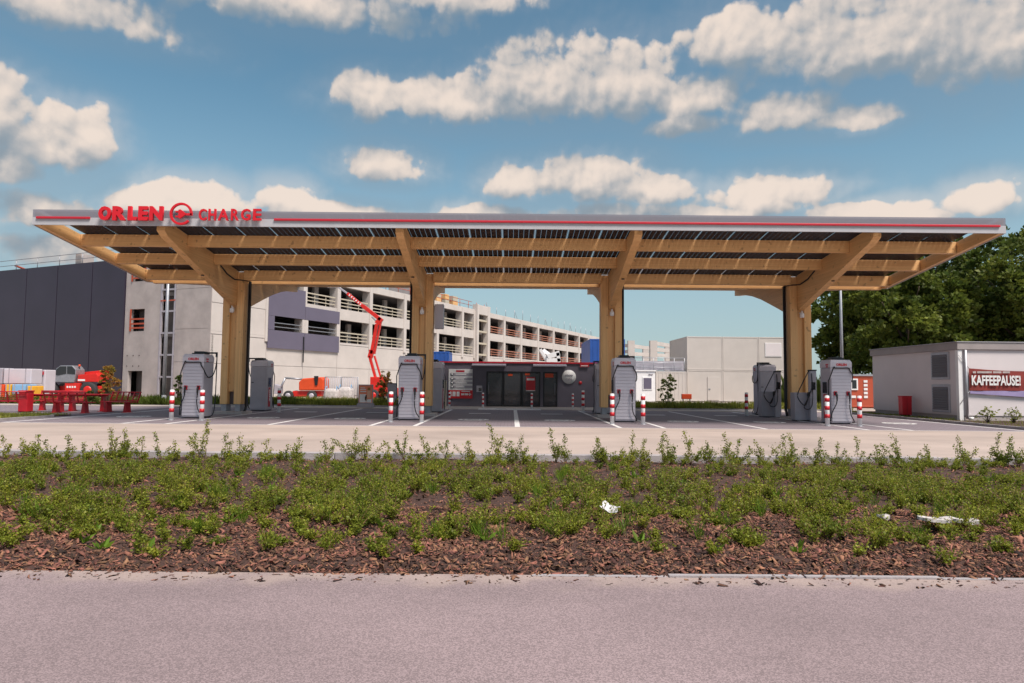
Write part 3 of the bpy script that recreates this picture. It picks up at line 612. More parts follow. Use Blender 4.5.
# menu board
def signrect(xa, ya, xb, yb, y0, y1, name, m, par=None):
    p0, p1 = P(xa, yb, y0), P(xb, ya, y0); return kp(box(p0.x, p1.x, y0, y1, p0.z, p1.z), name, m, 0, par)
signrect(448.5, 369.2, 472.6, 390, YK - .06, YK - .004, 'menu_board', 'white')
signrect(448.5, 390.3, 472.6, 398.3, YK - .06, YK - .004, 'red_board', 'red_gloss')
for k, (ya, yb) in enumerate(((373.2, 376), (377.8, 380), (381.6, 384), (385.6, 388.2))): signrect(450.3, ya, 472.4, yb, YK - .068, YK - .062, 'menu_line', 'charger_dark')
for ya in (372.6, 377.3, 381.3, 385.2):
    p = P(452, ya + 1.7, YK - .07); kp(MB().lathe([(.001, 0), (.085, 0), (.085, -.012), (.001, -.012)], (p.x, YK - .07, p.z), 14, 'y'), 'menu_icon', 'black')
    p = P(452, ya + 1.7, YK - .07); kp(MB().lathe([(.001, 0), (.055, 0), (.055, -.008), (.001, -.008)], (p.x, YK - .084, p.z), 14, 'y'), 'menu_icon', 'white')
    signrect(455.5, ya + 1.1, 463 + (ya * 7 % 5), ya + 2.2, YK - .074, YK - .070, 'menu_print', 'white')
signrect(456, 370.3, 464.5, 372, YK - .068, YK - .062, 'menu_title', 'red_line')
for xa, xb in ((450, 451.6), (452.4, 455.6), (456.6, 459.6)): signrect(xa, 391.6, xb, 396.2, YK - .07, YK - .062, 'tariff_print', 'white')
for xa, xb, ya, yb in ((461.2, 464.2, 393.4, 395.2), (464.6, 468, 393.4, 395.2), (469.3, 470.1, 392.8, 395.8), (468.4, 471.2, 393.9, 394.7), (461.5, 470, 391, 391.7)): signrect(xa, ya, xb, yb, YK - .07, YK - .062, 'tariff_print', 'white')
signrect(476.4, 385.6, 482.2, 392, YK - .12, YK - .004, 'payment_terminal', 'charger_grey'); signrect(478.6, 388, 481.6, 391.2, YK - .13, YK - .122, 'terminal_screen', 'screen')
p = P(568.9, 376.9, YK); b = MB().lathe([(.001, 0), (.41, 0), (.41, -.06), (.001, -.06)], (p.x, YK - .004, p.z), 32, 'y'); kp(b, 'round_sign', 'white')
for body, y0, y1, xa, xb in (('stop', 374.2, 377.0, 564.8, 573), ('cafe', 377.6, 380.4, 565.6, 572.2)):
    a, c = P(xa, y1, YK - .075), P(xb, y0, YK - .075); letter('sign_lettering', body, 'charger_dark', a, c, shop, .01, .02)
p = P(580.3, 382.9, YK); kp(MB().lathe([(.001, 0), (.1, 0), (.1, -.03), (.001, -.03)], (p.x, YK - .004, p.z), 12, 'y'), 'alarm_disc', 'red_paint')
signrect(580, 364.2, 589, 367, YK - .09, YK - .065, 'small_red_sign', 'red_line'); signrect(581, 365.4, 588, 366.2, YK - .098, YK - .092, 'sign_print', 'white')

# ================================================================== CAR PARK BUILDING
A0 = Vector((-23.9, 54, 0)); ux, uy = .4051, .9143
def s_of(px_):
    k = (px_ - 512) / F; return (k * A0.y - A0.x) / (ux - k * uy)
def sz(px_, py_):                       # height on the long facade
    s = s_of(px_); return P(px_, py_, A0.y + uy * s).z
def t_of(px_):                          # along the left face
    k = (px_ - 512) / F; return (A0.x - k * A0.y) / (uy + k * ux)
def tz(px_, py_): return P(px_, py_, A0.y + ux * t_of(px_)).z
gar = tag(empty('parking_garage', A0, math.atan2(uy, ux)), 'large pale concrete parking garage under construction with dark panelled end wall', 'building')
# local axes: x along the long facade, y to the left (into the building), z up
def gp(b, name, m, bevel=0, par=None): return b.build(name, m, par or gar, bevel)
SEND = s_of(606)
pil = [0, s_of(266), s_of(303), s_of(337), s_of(369.5), s_of(404), s_of(437), s_of(462)]
pil2 = [s_of(q) for q in (487, 504, 521, 538, 553.5, 567, 579, 588.5, 597)] + [SEND]
TW = (s_of(474), s_of(487))
ZB0, ZB1, ZA0, ZA1, ZP = 5.35, 7.65, 8.75, 11.05, 11.75
DEP = 16
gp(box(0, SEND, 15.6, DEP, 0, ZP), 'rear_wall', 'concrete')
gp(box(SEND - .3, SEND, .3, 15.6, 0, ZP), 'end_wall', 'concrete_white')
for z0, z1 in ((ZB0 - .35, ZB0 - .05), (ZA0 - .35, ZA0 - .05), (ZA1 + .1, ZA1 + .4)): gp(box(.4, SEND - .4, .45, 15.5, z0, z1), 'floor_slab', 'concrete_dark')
allp = pil + list(TW) + pil2[1:]
# ground-storey panels, spandrels and parapet pieces, bay by bay
for a, c in zip(allp, allp[1:]):
    if a == TW[0]: continue
    gp(box(a + .02, c - .02, 0, .35, 0, 2.75), 'wall_panel', 'concrete_white', .01); gp(box(a + .02, c - .02, 0, .35, 2.78, ZB0 - .25), 'wall_panel', 'concrete_white', .01)
    gp(box(a + .005, c - .005, -.03, .33, ZB0 - .22, ZB0), 'sill_beam', 'concrete_white'); gp(box(a + .005, c - .005, -.05, .33, ZB1, ZA0), 'spandrel', 'concrete_white', .01); gp(box(a + .005, c - .005, -.05, .33, ZA1, ZP), 'parapet', 'concrete_white', .01)
for k, s in enumerate(allp[3:] + [allp[1], allp[2]]):
    wd = .32 if s > TW[1] else .26
    gp(box(s - wd, s + wd, -.12, .9, ZB0 - .5, ZP - .1), 'pillar', 'concrete_white', .01)
gp(box(0, pil[1], -.02, .33, ZB0 + .01, ZB1 - .01), 'wall_panel', 'concrete_white'); gp(box(0, pil[1], -.02, .33, ZA0 + .01, ZA1 - .01), 'wall_panel', 'concrete_white')
for a, c in zip(allp[1:], allp[2:]):
    if a == TW[0]: continue
    far = a >= TW[1] - .1; m_ = 'rail_tan' if far else 'rail_cream'
    for z0 in (ZB0, ZA0):
        if a in (pil[1], pil[2]) and z0 == ZB0: continue
        b = MB()
        for q in (.28, .62, .98): b.box(a + .33, c - .33, .1, .16, z0 + q, z0 + q + (.12 if q > .9 else .09))
        for q in (.33, .66): xx = a + (c - a) * q; b.box(xx - .04, xx + .04, .17, .22, z0, z0 + 1.05)
        gp(b, 'railing', m_)
        if c - a > 3 and random.random() < .9: gp(box(c - 1.25 if far else c - 1.0, c - .38, 2.2, 2.5, z0 - .04, z0 + 2.25), 'inner_column', 'concrete_white')
# stair tower
a, c = TW
for x0, x1 in ((a, a + .5), (c - .75, c)): gp(box(x0, x1, -.5, .3, 0, ZP + .75), 'tower_wall', 'concrete_white', .01)
gp(box(a + .5, c - .75, -.45, .25, ZA1 + .1, ZP + .7), 'tower_head', 'concrete_white'); gp(box(a + .5, c - .75, 1.8, 2, 0, ZP), 'tower_back', 'concrete')
for z in (5.3, 6.9, 8.6, 10.2): gp(MB().box(a + .52, c - .77, -.3, .2, z, z + .25), 'tower_landing', 'rail_cream')
# violet panels on the first bays
zl = lambda px_, py_: sz(px_, py_)
pa, pb, pc = s_of(266), s_of(303), s_of(337.5); e = -.16
za, zb, zc = ZB0 - 1.05, ZB0 + .55, ZB1 + .05
gp(box(pa, pb - .02, e, -.055, za, zb), 'violet_panel', 'purple_panel'); gp(box(pb + .02, pc, e, -.055, za, zb), 'violet_panel', 'purple_panel')
gp(box(pa, pb - .02, e, -.055, zb + 1.28, ZA0 + 1.1), 'violet_panel', 'purple_panel'); gp(box(pb + .02, pc, e, -.055, zb + 1.28, ZA0 - .35), 'violet_panel', 'purple_panel')
gp(box(pa, pa + .75, e, -.055, zb + .02, zb + 1.26), 'violet_panel', 'purple_panel')
for x0, x1 in ((pb - .35, pb - .02), (pb + .02, pb + .45), (pc - .35, pc)): gp(box(x0, x1, e + .02, .3, zb + .02, zb + 1.26), 'slot_pier', 'concrete_white')
for x0, x1 in ((pa + .77, pb - .37), (pb + .47, pc - .37)):
    b = MB()
    for q in (.3, .65): b.box(x0, x1, .0, .05, zb + q, zb + q + .07)
    gp(b, 'slot_railing', 'steel')
gp(box(s_of(301.5) - .04, s_of(301.5) + .04, -.25, -.17, ZB0 - 2.2, ZB0 + .2), 'conduit', 'black')
# left face: local x = 0 plane, t runs along +y
def lp(b, name, m, par=None): return gp(b, name, m, 0, par)
tw = [t_of(q) for q in (205.5, 174, 158.5, 123.5)]
t0, t1, t2, t3 = tw
def lface(ta, tb, z0, z1, name='concrete_panel', m='concrete', x0=-.02, x1=.3): return lp(box(x0, x1, ta, tb, z0, z1), name, m)
zj = [0, tz(150, 362), tz(150, 330), tz(150, 291), ZP]
for z0, z1 in zip(zj, zj[1:]): lface(.0, t1 - .01, z0 + .012, z1 - .012)
# slot between panels with glazed stair
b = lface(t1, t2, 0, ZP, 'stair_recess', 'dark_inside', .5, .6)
for tt in (t1 + .12, (t1 + t2) / 2 + .2, t2 - .1): lp(box(-.04, .1, tt - .07, tt + .07, .2, ZP), 'stair_mullion', 'charger_dark')
for z in (1.6, 3.4, 5.2, 7.0, 8.8, 10.2): lp(box(-.02, .12, t1, t2, z, z + .14), 'stair_transom', 'charger_dark')
for z in (7.9, 10.6): lp(box(-.06, -.02, t1 + .05, t2 - .05, z, z + .1), 'stair_guard', 'rail_red')
wins = [(tz(138, 263), tz(138, 281)), (tz(138, 309), tz(138, 331)), (tz(138, 371), 0)]
wa, wb = t_of(143), t_of(129)
lface(t2, wa - .01, .0, ZP); lface(wb + .01, t3, .0, ZP)
zz = sorted([(b_, a_) for a_, b_ in wins]); prev = 0
for z0, z1 in zz:
    if z0 - prev > .1: lface(wa, wb, prev, z0 - .01)
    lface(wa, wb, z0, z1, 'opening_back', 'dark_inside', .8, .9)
    if z0 > .5:
        b = MB()
        for q in (.2, .55, .95): b.box(-.08, -.03, wa, wb, z0 + q, z0 + q + .13)
        b.box(-.09, -.03, wb - .14, wb, z0, z1); lp(b, 'guard_rail', 'rail_red')
    prev = z1 + .01
if prev < ZP: lface(wa, wb, prev, ZP)
for yy in (355.5, 366):
    for xx in (127.5, 133.5, 139.5):
        lp(MB().lathe([(.001, 0), (.06, 0), (.06, -.03), (.001, -.03)], (-.01, t_of(xx), tz(xx, yy)), 8, 'x'), 'anchor_hole', 'dark_inside')
nav = [t_of(q) for q in (123.2, 90, 55, 24)]; nav += [nav[-1] + (nav[-1] - nav[-2]) * k for k in (1, 2, 3)]
for a, c in zip(nav, nav[1:]): lp(box(-.12, .25, a + .05, c - .05, 0, ZP - .02), 'navy_panel', 'navy'); lp(box(-.02, .2, c - .05, c + .05, 0, ZP - .04), 'panel_joint', 'black')
gp(box(.32, 15.6, nav[-1] - .1, nav[-1], 0, ZP), 'far_wall', 'concrete')
gp(box(.4, 15.9, DEP + .05, nav[-1] - .15, ZP - .6, ZP - .3), 'roof_slab', 'concrete_dark')
# roof: guard rails and starter bars
b = MB()
for z in (.5, 1.0): b.tube([(.3, 0.2, ZP + z), (.3, nav[-1], ZP + z + .0)], .03, 5)
for k in range(12): b.tube([(.3, .3 + k * 3.2, ZP - .1), (.3, .3 + k * 3.2, ZP + 1.05)], .03, 5)
gp(b, 'guard_rail', 'steel')
gp(box(.4, 1.6, t_of(72), t_of(66.5), ZP, ZP + 1.0), 'roof_block', 'concrete')
b = MB(); b.tube([(.5, t_of(15), ZP + .05), (.5, t_of(5), ZP + .5)], .1, 5); gp(b, 'roof_prop', 'rail_red')
k = 0; s = s_of(497)
while s < s_of(592):
    b = MB(); b.tube([(s, .15, ZP), (s + random.uniform(-.05, .05), .15, ZP + random.uniform(1.1, 1.7))], .035, 5)
    if k % 4 == 2: b.tube([(s + .1, .2, ZP + 1.3), (s + 1.3, .2, ZP)], .03, 5)
    gp(b, 'starter_bar', 'steel'); s += 3.4; k += 1
b = MB()
for z in (.5, 1.0): b.tube([(s_of(372), .1, ZP + z), (s_of(472), .1, ZP + z)], .035, 5)
for q in range(12): x = s_of(372) + q * 2.5; b.tube([(x, .1, ZP), (x, .1, ZP + 1.05)], .035, 5)
gp(b, 'edge_protection', 'rail_red')
for q, (xa, xb) in enumerate(((444, 448.5), (452.5, 456.2), (460.3, 465))):
    s0, s1 = s_of(xa), s_of(xb)
    for r_ in range(2): gp(box(s0, s1, 1.2, 2.4, ZP + .1 + r_ * .75, ZP + .75 + r_ * .75), 'formwork_stack', ('wood_x', 'rail_cream')[(q + r_) % 2])
gp(box(s_of(428), s_of(440), 1.5, 6, ZP + .1, ZP + 2.3), 'roof_cabin', 'concrete'); gp(MB().tube([(s_of(490), .3, ZP), (s_of(487.5), .3, ZP + 1.5)], .05, 5), 'roof_prop', 'steel')

# ================================================================== containers, frame, blue boxes
def container(name, x0, x1, y0, y1, z0, z1, m, label, cat='container', ribs=True, group=None, fw=.12):
    t = tag(empty(name, ((x0 + x1) / 2, y0, z0)), label, cat, group); w = (x1 - x0) / 2; h = z1 - z0; d = y1 - y0
    box(-w + .02, w - .02, .02, d - .02, .05, h - .03).build('shell', m, t)
    for sx in (-w, w - fw):
        for sy in (0, d - fw): box(sx, sx + fw, sy, sy + fw, 0, h).build('corner_post', m, t, .01)
    for z in (0, h - fw):
        for sy in (0, d - fw): box(-w + fw, w - fw, sy, sy + fw, z, z + fw).build('rail', m, t, .01)
        for sx in (-w, w - fw): box(sx, sx + fw, fw, d - fw, z, z + fw).build('rail', m, t, .01)
    if ribs:
        n = int((2 * w - 2 * fw) / .3)
        for k in range(n):
            x = -w + fw + (k + .5) * (2 * w - 2 * fw) / n; box(x - .06, x + .06, -.0, .04, fw, h - fw).build('rib', m, t)
    return t
YC = 59.0
xa, xm, xb = P(687, 370, YC).x, P(723, 370, YC).x, P(800, 370, YC).x
zt2, zm = P(700, 336.5, YC).z, P(700, 370, YC).z
xm2 = xm + (xm - xa)
rows = [(0, zm - .01, 'lower'), (zm + .01, zt2, 'upper')]; names = ['left', 'middle', 'right']
bounds = [xa, xm, xm2, xm2 + (xm - xa)]
for (z0, z1, rw) in rows:
    for k in range(3):
        t = container('site_office_container', bounds[k] + .01, bounds[k + 1] - .01, YC, YC + 6.5, z0, z1, 'container', 'cream site office container, %s in the %s row of the stack' % (names[k], rw), 'container', False, 'stacked site office containers', .1)
        w = (bounds[1] - bounds[0]) / 2
        if rw == 'upper' and k == 2: f_ = box(-1.0, .4, -.03, .02, 1.2, z1 - z0 - .5).build('window', 'white', t); box(-.95, .35, -.04, -.032, 1.25, z1 - z0 - .55).build('pane', 'kiosk_wall', f_)
        if rw == 'lower':
            if k == 0: f_ = box(.2, 1.2, -.03, .02, .1, 2.1).build('door', 'container', t, .01); box(.28, .45, -.06, -.03, 1.0, 1.1).build('handle', 'steel', f_)
# open-top grating and booth left of the stack
xg0, xg1 = P(656, 370, 58).x, P(686.6, 370, 58).x
container('ribbed_container', xg0, xg1, 58, 64, 0, P(670, 371.5, 58).z, 'container', 'cream ribbed container left of the office container stack', ribs=True)
t = tag(empty('barrier_rail', ((xg0 + xg1) / 2 - 1.0, 58.3, P(670, 371.5, 58).z)), 'grey guard rail on top of the ribbed cream container', 'railing'); w = (xg1 - xg0) / 2 + .9
for z in (.35, .75, 1.15): MB().tube([(-w, 0, z), (w, 0, z)], .03, 6).build('rail', 'galv', t)
for k in range(6): MB().tube([(-w + k * 2 * w / 5, 0, -.02), (-w + k * 2 * w / 5, 0, 1.15)], .03, 6).build('upright', 'galv', t)
box(-w, w, -.15, .4, -.02, .08).build('walkway', 'steel', t); box(-w + .1, w, .3, .36, .12, .9).build('mesh_panel', 'charger_grey', t)
xb0, xb1 = P(636, 385, 56).x, P(655.3, 385, 56).x; zt_ = P(645, 371.2, 56).z
t = tag(empty('white_booth', ((xb0 + xb1) / 2, 56, 0)), 'small white booth with a window beside the ribbed container', 'booth'); w = (xb1 - xb0) / 2
box(-w, w, 0, 2, 0, zt_).build('wall', 'white', t, .02); box(-w - .06, w + .06, -.08, 2.08, zt_, zt_ + .1).build('roof', 'white', t)
p0, p1 = P(642.6, 389.7, 56), P(652.2, 377.2, 56)
f_ = box(p0.x - t.location.x, p1.x - t.location.x, -.05, .02, p0.z, p1.z).build('window', 'white', t); box(p0.x - t.location.x + .07, p1.x - t.location.x - .07, -.06, -.052, p0.z + .07, p1.z - .07).build('pane', 'purple_panel', f_)
MB().tube([(w - .55, -.04, zt_ - .25), (w - .2, -.04, zt_ - .25)], .04, 6).build('light_bar', 'charger_dark', t)
# concrete frame far behind
t = tag(empty('concrete_frame', (P(645, 380, 95).x, 95, 0)), 'unfinished pale concrete frame far behind the cream containers', 'building')
for px_, Y in ((631.5, 95), (653.8, 88), (646, 110), (618, 105), (668, 118)):
    q = P(px_, 340.5 if Y < 100 else 346, Y); box(q.x - .45 - t.location.x, q.x + .45 - t.location.x, Y - 95, Y - 94.2, 0, q.z).build('column', 'concrete_white', t)
for (xa_, ya, xb_, yb, Y0, Y1, h) in ((631, 344, 668, 349, 95, 110, .5), (631, 352, 668, 354, 95, 110, .5), (600, 344, 632, 344, 108, 96, .45), (600, 350, 632, 350, 108, 96, .45), (654, 341, 690, 347, 88, 104, .5), (654, 347.5, 690, 352, 88, 104, .45)):
    a, c = P(xa_, ya, Y0), P(xb_, yb, Y1); b = MB()
    b.add([(p.x - t.location.x, p.y - 95 + dy, p.z + dz) for p in (a, c) for dy, dz in ((0, 0), (.5, 0), (.5, -h), (0, -h))], [(0, 1, 2, 3), (7, 6, 5, 4), (0, 4, 5, 1), (1, 5, 6, 2), (2, 6, 7, 3), (3, 7, 4, 0)]); b.build('beam', 'concrete_white', t)
# stacked blue containers behind the dark kiosk
def blue(xa_, xb_, ytop, Y, lab, d=2.4):
    a, c = P(xa_, 370, Y).x, P(xb_, 370, Y).x; z = P((xa_ + xb_) / 2, ytop, Y).z
    container('blue_container', a, c, Y, Y + d, .0, z, 'blue', lab, 'container', True, None, .1)
blue(590, 625, 339, 47.5, 'tall blue container behind the right end of the dark kiosk', 6)
blue(424, 449, 351.5, 47, 'blue container behind the left end of the dark kiosk', 2.4)
# white tangle of a folded working platform above the kiosk roof
t = tag(empty('folded_work_platform', (P(552, 380, 50).x, 50, 0)), 'white folded work platform rising behind the dark kiosk roof', 'platform')
def pl(*pts): return [(lambda q: (q.x - t.location.x, 0, q.z))(P(x, y, 50)) for x, y in pts]
def slab(a, c, th, name, y0=-.5, y1=.5):
    (x0, _, z0), (x1, _, z1) = pl(a, c); d = Vector((x1 - x0, 0, z1 - z0)).normalized(); n = Vector((-d.z, 0, d.x)) * th / 2
    MB().prism([(x0 + n.x, z0 + n.z), (x1 + n.x, z1 + n.z), (x1 - n.x, z1 - n.z), (x0 - n.x, z0 - n.z)], 'y', y0, y1).build(name, 'white', t, .01)
slab((540, 349.5), (546.5, 360), .22, 'boom'); slab((543, 350), (549, 354.5), .25, 'boom', -.2, .9); slab((547, 357), (559, 353.5), .35, 'platform_floor', -.7, .7); slab((546, 361), (560, 361), .35, 'platform_base', -.7, .7); slab((557, 353), (558.5, 362), .25, 'platform_end', -.7, .7); slab((551, 353.5), (547.5, 362), .15, 'strut', -.6, -.5)
box(-.5, .5, -.5, .5, 0, 2.1).build('chassis', 'white', t); slab((549, 362), (556, 375), .4, 'lower_boom', -.3, .3)

# ================================================================== RIGHT: pale kiosk with banner
KX, KY = 18.3, 28.0
kio = tag(empty('pale_service_building', (KX, KY, 0)), 'pale flat-roofed service building with a coffee banner at the right edge', 'building')
KZ = P(962, 341.5, KY).z
def kb(b, name, m, bevel=0, par=None): return b.shift(kio.location).build(name, m, par or kio, bevel)
kb(box(KX + .03, KX + 8.5, KY + .03, KY + 6.7, .25, KZ - .34), 'wall', 'kiosk_wall'); kb(box(KX + .06, KX + 8.4, KY + .06, KY + 6.6, -.2, .25), 'plinth', 'concrete')
b = MB(); b.box(KX - .05, KX + 8.6, KY - .05, KY + 6.8, KZ - .337, KZ - .03); kb(b, 'roof_band', 'kiosk_band', .02); kb(box(KX - .08, KX + 8.63, KY - .08, KY + 6.83, KZ - .028, KZ), 'roof_trim', 'alu')
kb(box(KX - .005, KX + .17, KY - .005, KY + .17, .02, KZ - .34), 'corner_post', 'white', .01)
for (ya, yb) in ((352.5, 379.5), (384.5, 412)):
    d0, d1 = KX * F / (931.5 - 512), KX * F / (949.2 - 512); z1, z0 = P(940, ya, (d0 + d1) / 2).z, P(940, yb, (d0 + d1) / 2).z
    fr = kb(box(KX - .02, KX + .1, d1, d0, z0, z1), 'vent_frame', 'galv', .01); kb(box(KX - .03, KX - .021, d1 + .1, d0 - .1, z0 + .1, z1 - .1), 'vent_backing', 'grille')
    n = 9
    for k in range(n):
        z = z0 + .12 + (z1 - z0 - .24) * k / n; kb(MB().prism([(KX - .032, z), (KX - .06, z), (KX - .032, z + .06)], 'y', d1 + .1, d0 - .1), 'vent_slat', 'grille')
b = MB(); xp = KX + .28; b.tube([(xp, KY - .05, KZ - .35), (xp, KY - .05, .12)], .055, 10); kb(b, 'downpipe', 'galv')
b = MB(); b.lathe([(.001, 0), (.09, 0), (.09, .12), (.001, .12)], (xp + .1, KY - .12, .08), 10); kb(b, 'drain_cap', 'white')
p0, p1 = P(970, 391, KY - .08), P(970, 368.3, KY - .08); BW = 4.3
ban = tag(empty('banner', (p0.x, KY - .06, p0.z)), 'dark red advertising banner with white lettering on the pale service building', 'banner'); bh = p1.z - p0.z
b = MB(); n = 24; vs = []; fs = []
for k in range(n + 1):
    u = k / n; sag = -.10 * math.sin(math.pi * u)
    y = -.02 * math.sin(u * 19); vs += [(u * BW, y, .02 - .07 * sag), (u * BW, y - .01, bh * .5), (u * BW, y, bh + sag), (u * BW, y + .012, bh + sag), (u * BW, y + .012, .02 - .07 * sag)]
for k in range(n):
    for j in range(5): fs.append((k * 5 + j, (k + 1) * 5 + j, (k + 1) * 5 + (j + 1) % 5, k * 5 + (j + 1) % 5))
b.add(vs, fs); b.build('cloth', 'banner_red', ban)
b = MB(); b.prism([(.02, -.10), (BW, -.34), (BW, .05), (.02, .0)], 'y', .0, .012); b.build('lilac_strip', 'lilac', ban)
a, c = P(972, 385.3, KY - .12), P(1020.5, 375.6, KY - .12)
lt = letter('lettering', 'KAFFEEPAUSE!', 'white', a, c, ban, .012, .03); lt.location.y = -.05
b = MB(); xq = 973.0       # the small line above is too blurred to read: word-length marks only
for wd in (3.0, 14.5, 8.0, 6.5):
    while wd > 0:
        a, c = P(xq, 373.2, KY - .12), P(xq + .75, 371.3, KY - .12); b.box(a.x - ban.location.x, c.x - ban.location.x, -.06, -.05, a.z - ban.location.z, c.z - ban.location.z); xq += 1.05; wd -= 1.05
    xq += 1.2
b.build('small_lettering', 'stone_pale', ban)
for (z0, z1) in ((bh, bh + .55), (0, -.55)): MB().tube([(0, .0, z0), (-.40, .02, z1)], .012, 5).build('strap', 'steel', ban)
# red bin in front of it
g = P(904.5, 410, 31.6); t = tag(empty('red_waste_bin', (17.92, 31.2, .05)), 'red metal bin against the left wall of the pale service building', 'bin')
MB().loft([[(-.21, -.16, .08), (.21, -.16, .08), (.21, .16, .08), (-.21, .16, .08)], [(-.22, -.17, .9), (.22, -.17, .9), (.22, .17, .9), (-.22, .17, .9)]]).build('body', 'red_paint', t, .015)
box(-.235, .235, -.185, .185, .9, .94).build('lid', 'red_paint', t, .012); box(-.15, .15, -.12, .12, 0, .08).build('foot', 'black', t)
box(-.01, .01, -.178, -.155, .12, .88).build('door_seam', 'bench_red', t)
structure(box(17.2, 40, 21.0, 37.9, -.3, .05).build('building_border', 'soil'))
# orange container beyond
xa_, xb_ = P(848, 380, 46).x, P(848, 380, 46).x + 6; zt_ = P(858, 376, 46).z
t = container('orange_container', xa_, xb_, 46, 48.4, 0, zt_, 'rail_red', 'orange site container with a small window between the chargers and the pale building', 'container', False)
box(-3.1, 3.1, -.05, 2.45, zt_, zt_ + .12).build('roof', 'galv', t)
f_ = box(-2.85, -2.35, -.04, .02, P(852, 390, 46).z, P(852, 378.6, 46).z).build('window', 'white', t); box(-2.75, -2.45, -.05, -.042, P(852, 388.5, 46).z, P(852, 380, 46).z).build('pane', 'glass', f_)
for k in range(5): box(-1.95, -1.7, -.02, .02, .62 + k * .26, .78 + k * .26).build('white_mark', 'white', t)
box(-2.85, -2.5, -.02, .02, .62, .78).build('white_mark', 'white', t)

# ================================================================== lamp posts
def lamp_post(x, Y, h, lab):
    t = tag(empty('lamp_post', (x, Y, 0)), lab, 'lamp post', 'lamp posts'); MB().tube([(0, 0, 0), (0, 0, h)], .10, 12, .055).build('pole', 'galv', t)
    MB().lathe([(.14, 0), (.14, .5), (.1, .55)], n=12).build('base', 'galv', t); MB().box(-.12, .12, -.75, .05, h - .02, h + .07).build('lamp_head', 'galv', t, .02)
    box(-.1, .1, -.68, -.2, h - .035, h - .022).build('diffuser', 'white', t)
lamp_post(P(166, 340, 38.6).x, 38.6, 9.3, 'grey lamp post in front of the bare concrete wall at left'); lamp_post(P(841.5, 340, 40).x, 40, 9.9, 'grey lamp post in front of the trees at right')

# ================================================================== machines
def wheel(t, x, y, r, w, m='tyre', rim='machine_red'):
    o = MB().lathe([(r * .55, -w / 2), (r * .93, -w / 2), (r, -w / 2 + .05), (r, w / 2 - .05), (r * .93, w / 2), (r * .55, w / 2)], (x, y, r), 20, 'y').build('wheel', m, t)
    MB().lathe([(.001, -w / 2 - .03), (r * .3, -w / 2 - .03), (r * .52, -w / 2 - .012), (r * .52, w / 2 + .012), (.001, w / 2 + .03)], (x, y, r), 16, 'y').build('rim', rim, o)
def sidebox(t, poly, y0, y1, name, m, bevel=.03): return MB().prism(poly, 'y', y0, y1).build(name, m, t, bevel)
# telehandler at left, boom pointing left
YT = 52; xo = P(66, 390, YT).x; t = tag(empty('telehandler', (xo, YT, 0)), 'red telescopic handler with pale cab parked before the dark panelled wall', 'vehicle')
q = lambda x, y: (P(x, y, YT).x - xo, P(x, y, YT).z)
for x in (50.5, 89):
    for yy in (-.0, 1.8): wheel(t, q(x, 390)[0], yy, .60, .42)
sidebox(t, [q(45, 386), q(98, 386), q(98, 392), q(60, 395), q(45, 391)], .25, 1.6, 'chassis', 'machine_red'); sidebox(t, [q(66, 383), q(81, 383), q(80, 393), q(66, 393)], -.15, .24, 'side_tank', 'machine_red')
for k in range(4): sidebox(t, [q(68 + k * 2.5, 386), q(69.6 + k * 2.5, 386), q(69.6 + k * 2.5, 387.8), q(68 + k * 2.5, 387.8)], -.165, -.152, 'white_mark', 'white', 0)
cb = sidebox(t, [q(54.5, 382), q(55, 374), q(58, 368.5), q(62, 365.5), q(74, 365.5), q(77.5, 369.5), q(77.5, 374), q(75.5, 382.5)], -.2, .9, 'cab', 'steel', .04)
sidebox(t, [q(56, 374.5), q(58.5, 369.2), q(62, 366.4), q(68, 366.4), q(68, 373.8), q(60, 375.5)], -.22, .92, 'side_window', 'glass', 0); sidebox(t, [q(69, 366.4), q(73.8, 366.4), q(76.9, 370), q(76.8, 374.5), q(69, 373.8)], -.22, .92, 'side_window', 'glass', 0)
sidebox(t, [q(41.5, 377), q(44, 375), q(54.3, 375), q(54.3, 381.5), q(43, 382)], .2, 1.3, 'front_hood', 'machine_red'); sidebox(t, [q(78, 375), q(96, 373), q(98, 376), q(98, 382), q(77, 382)], .0, 1.4, 'engine_cover', 'machine_red')
sidebox(t, [q(78, 379.2), q(85, 379.2), q(85, 381), q(78, 381)], -.02, -.003, 'white_mark', 'white', 0)
sidebox(t, [q(34, 377), q(42, 375.5), q(42, 381.5), q(37, 382), q(37, 392), q(33, 392)], .4, 1.0, 'boom_head', 'black'); sidebox(t, [q(75, 372), q(99, 369.5), q(99, 373), q(75, 376)], 1.0, 1.5, 'boom', 'machine_red')
MB().lathe([(.001, 0), (.09, 0), (.07, .16), (.001, .16)], (q(77, 366)[0], .3, q(77, 366.5)[1]), 8).build('beacon', 'orange', t); MB().tube([(q(77, 368)[0], .3, q(77, 370)[1]), (q(77, 366)[0], .3, q(77, 366)[1])], .025, 5).build('beacon_mount', 'black', t)
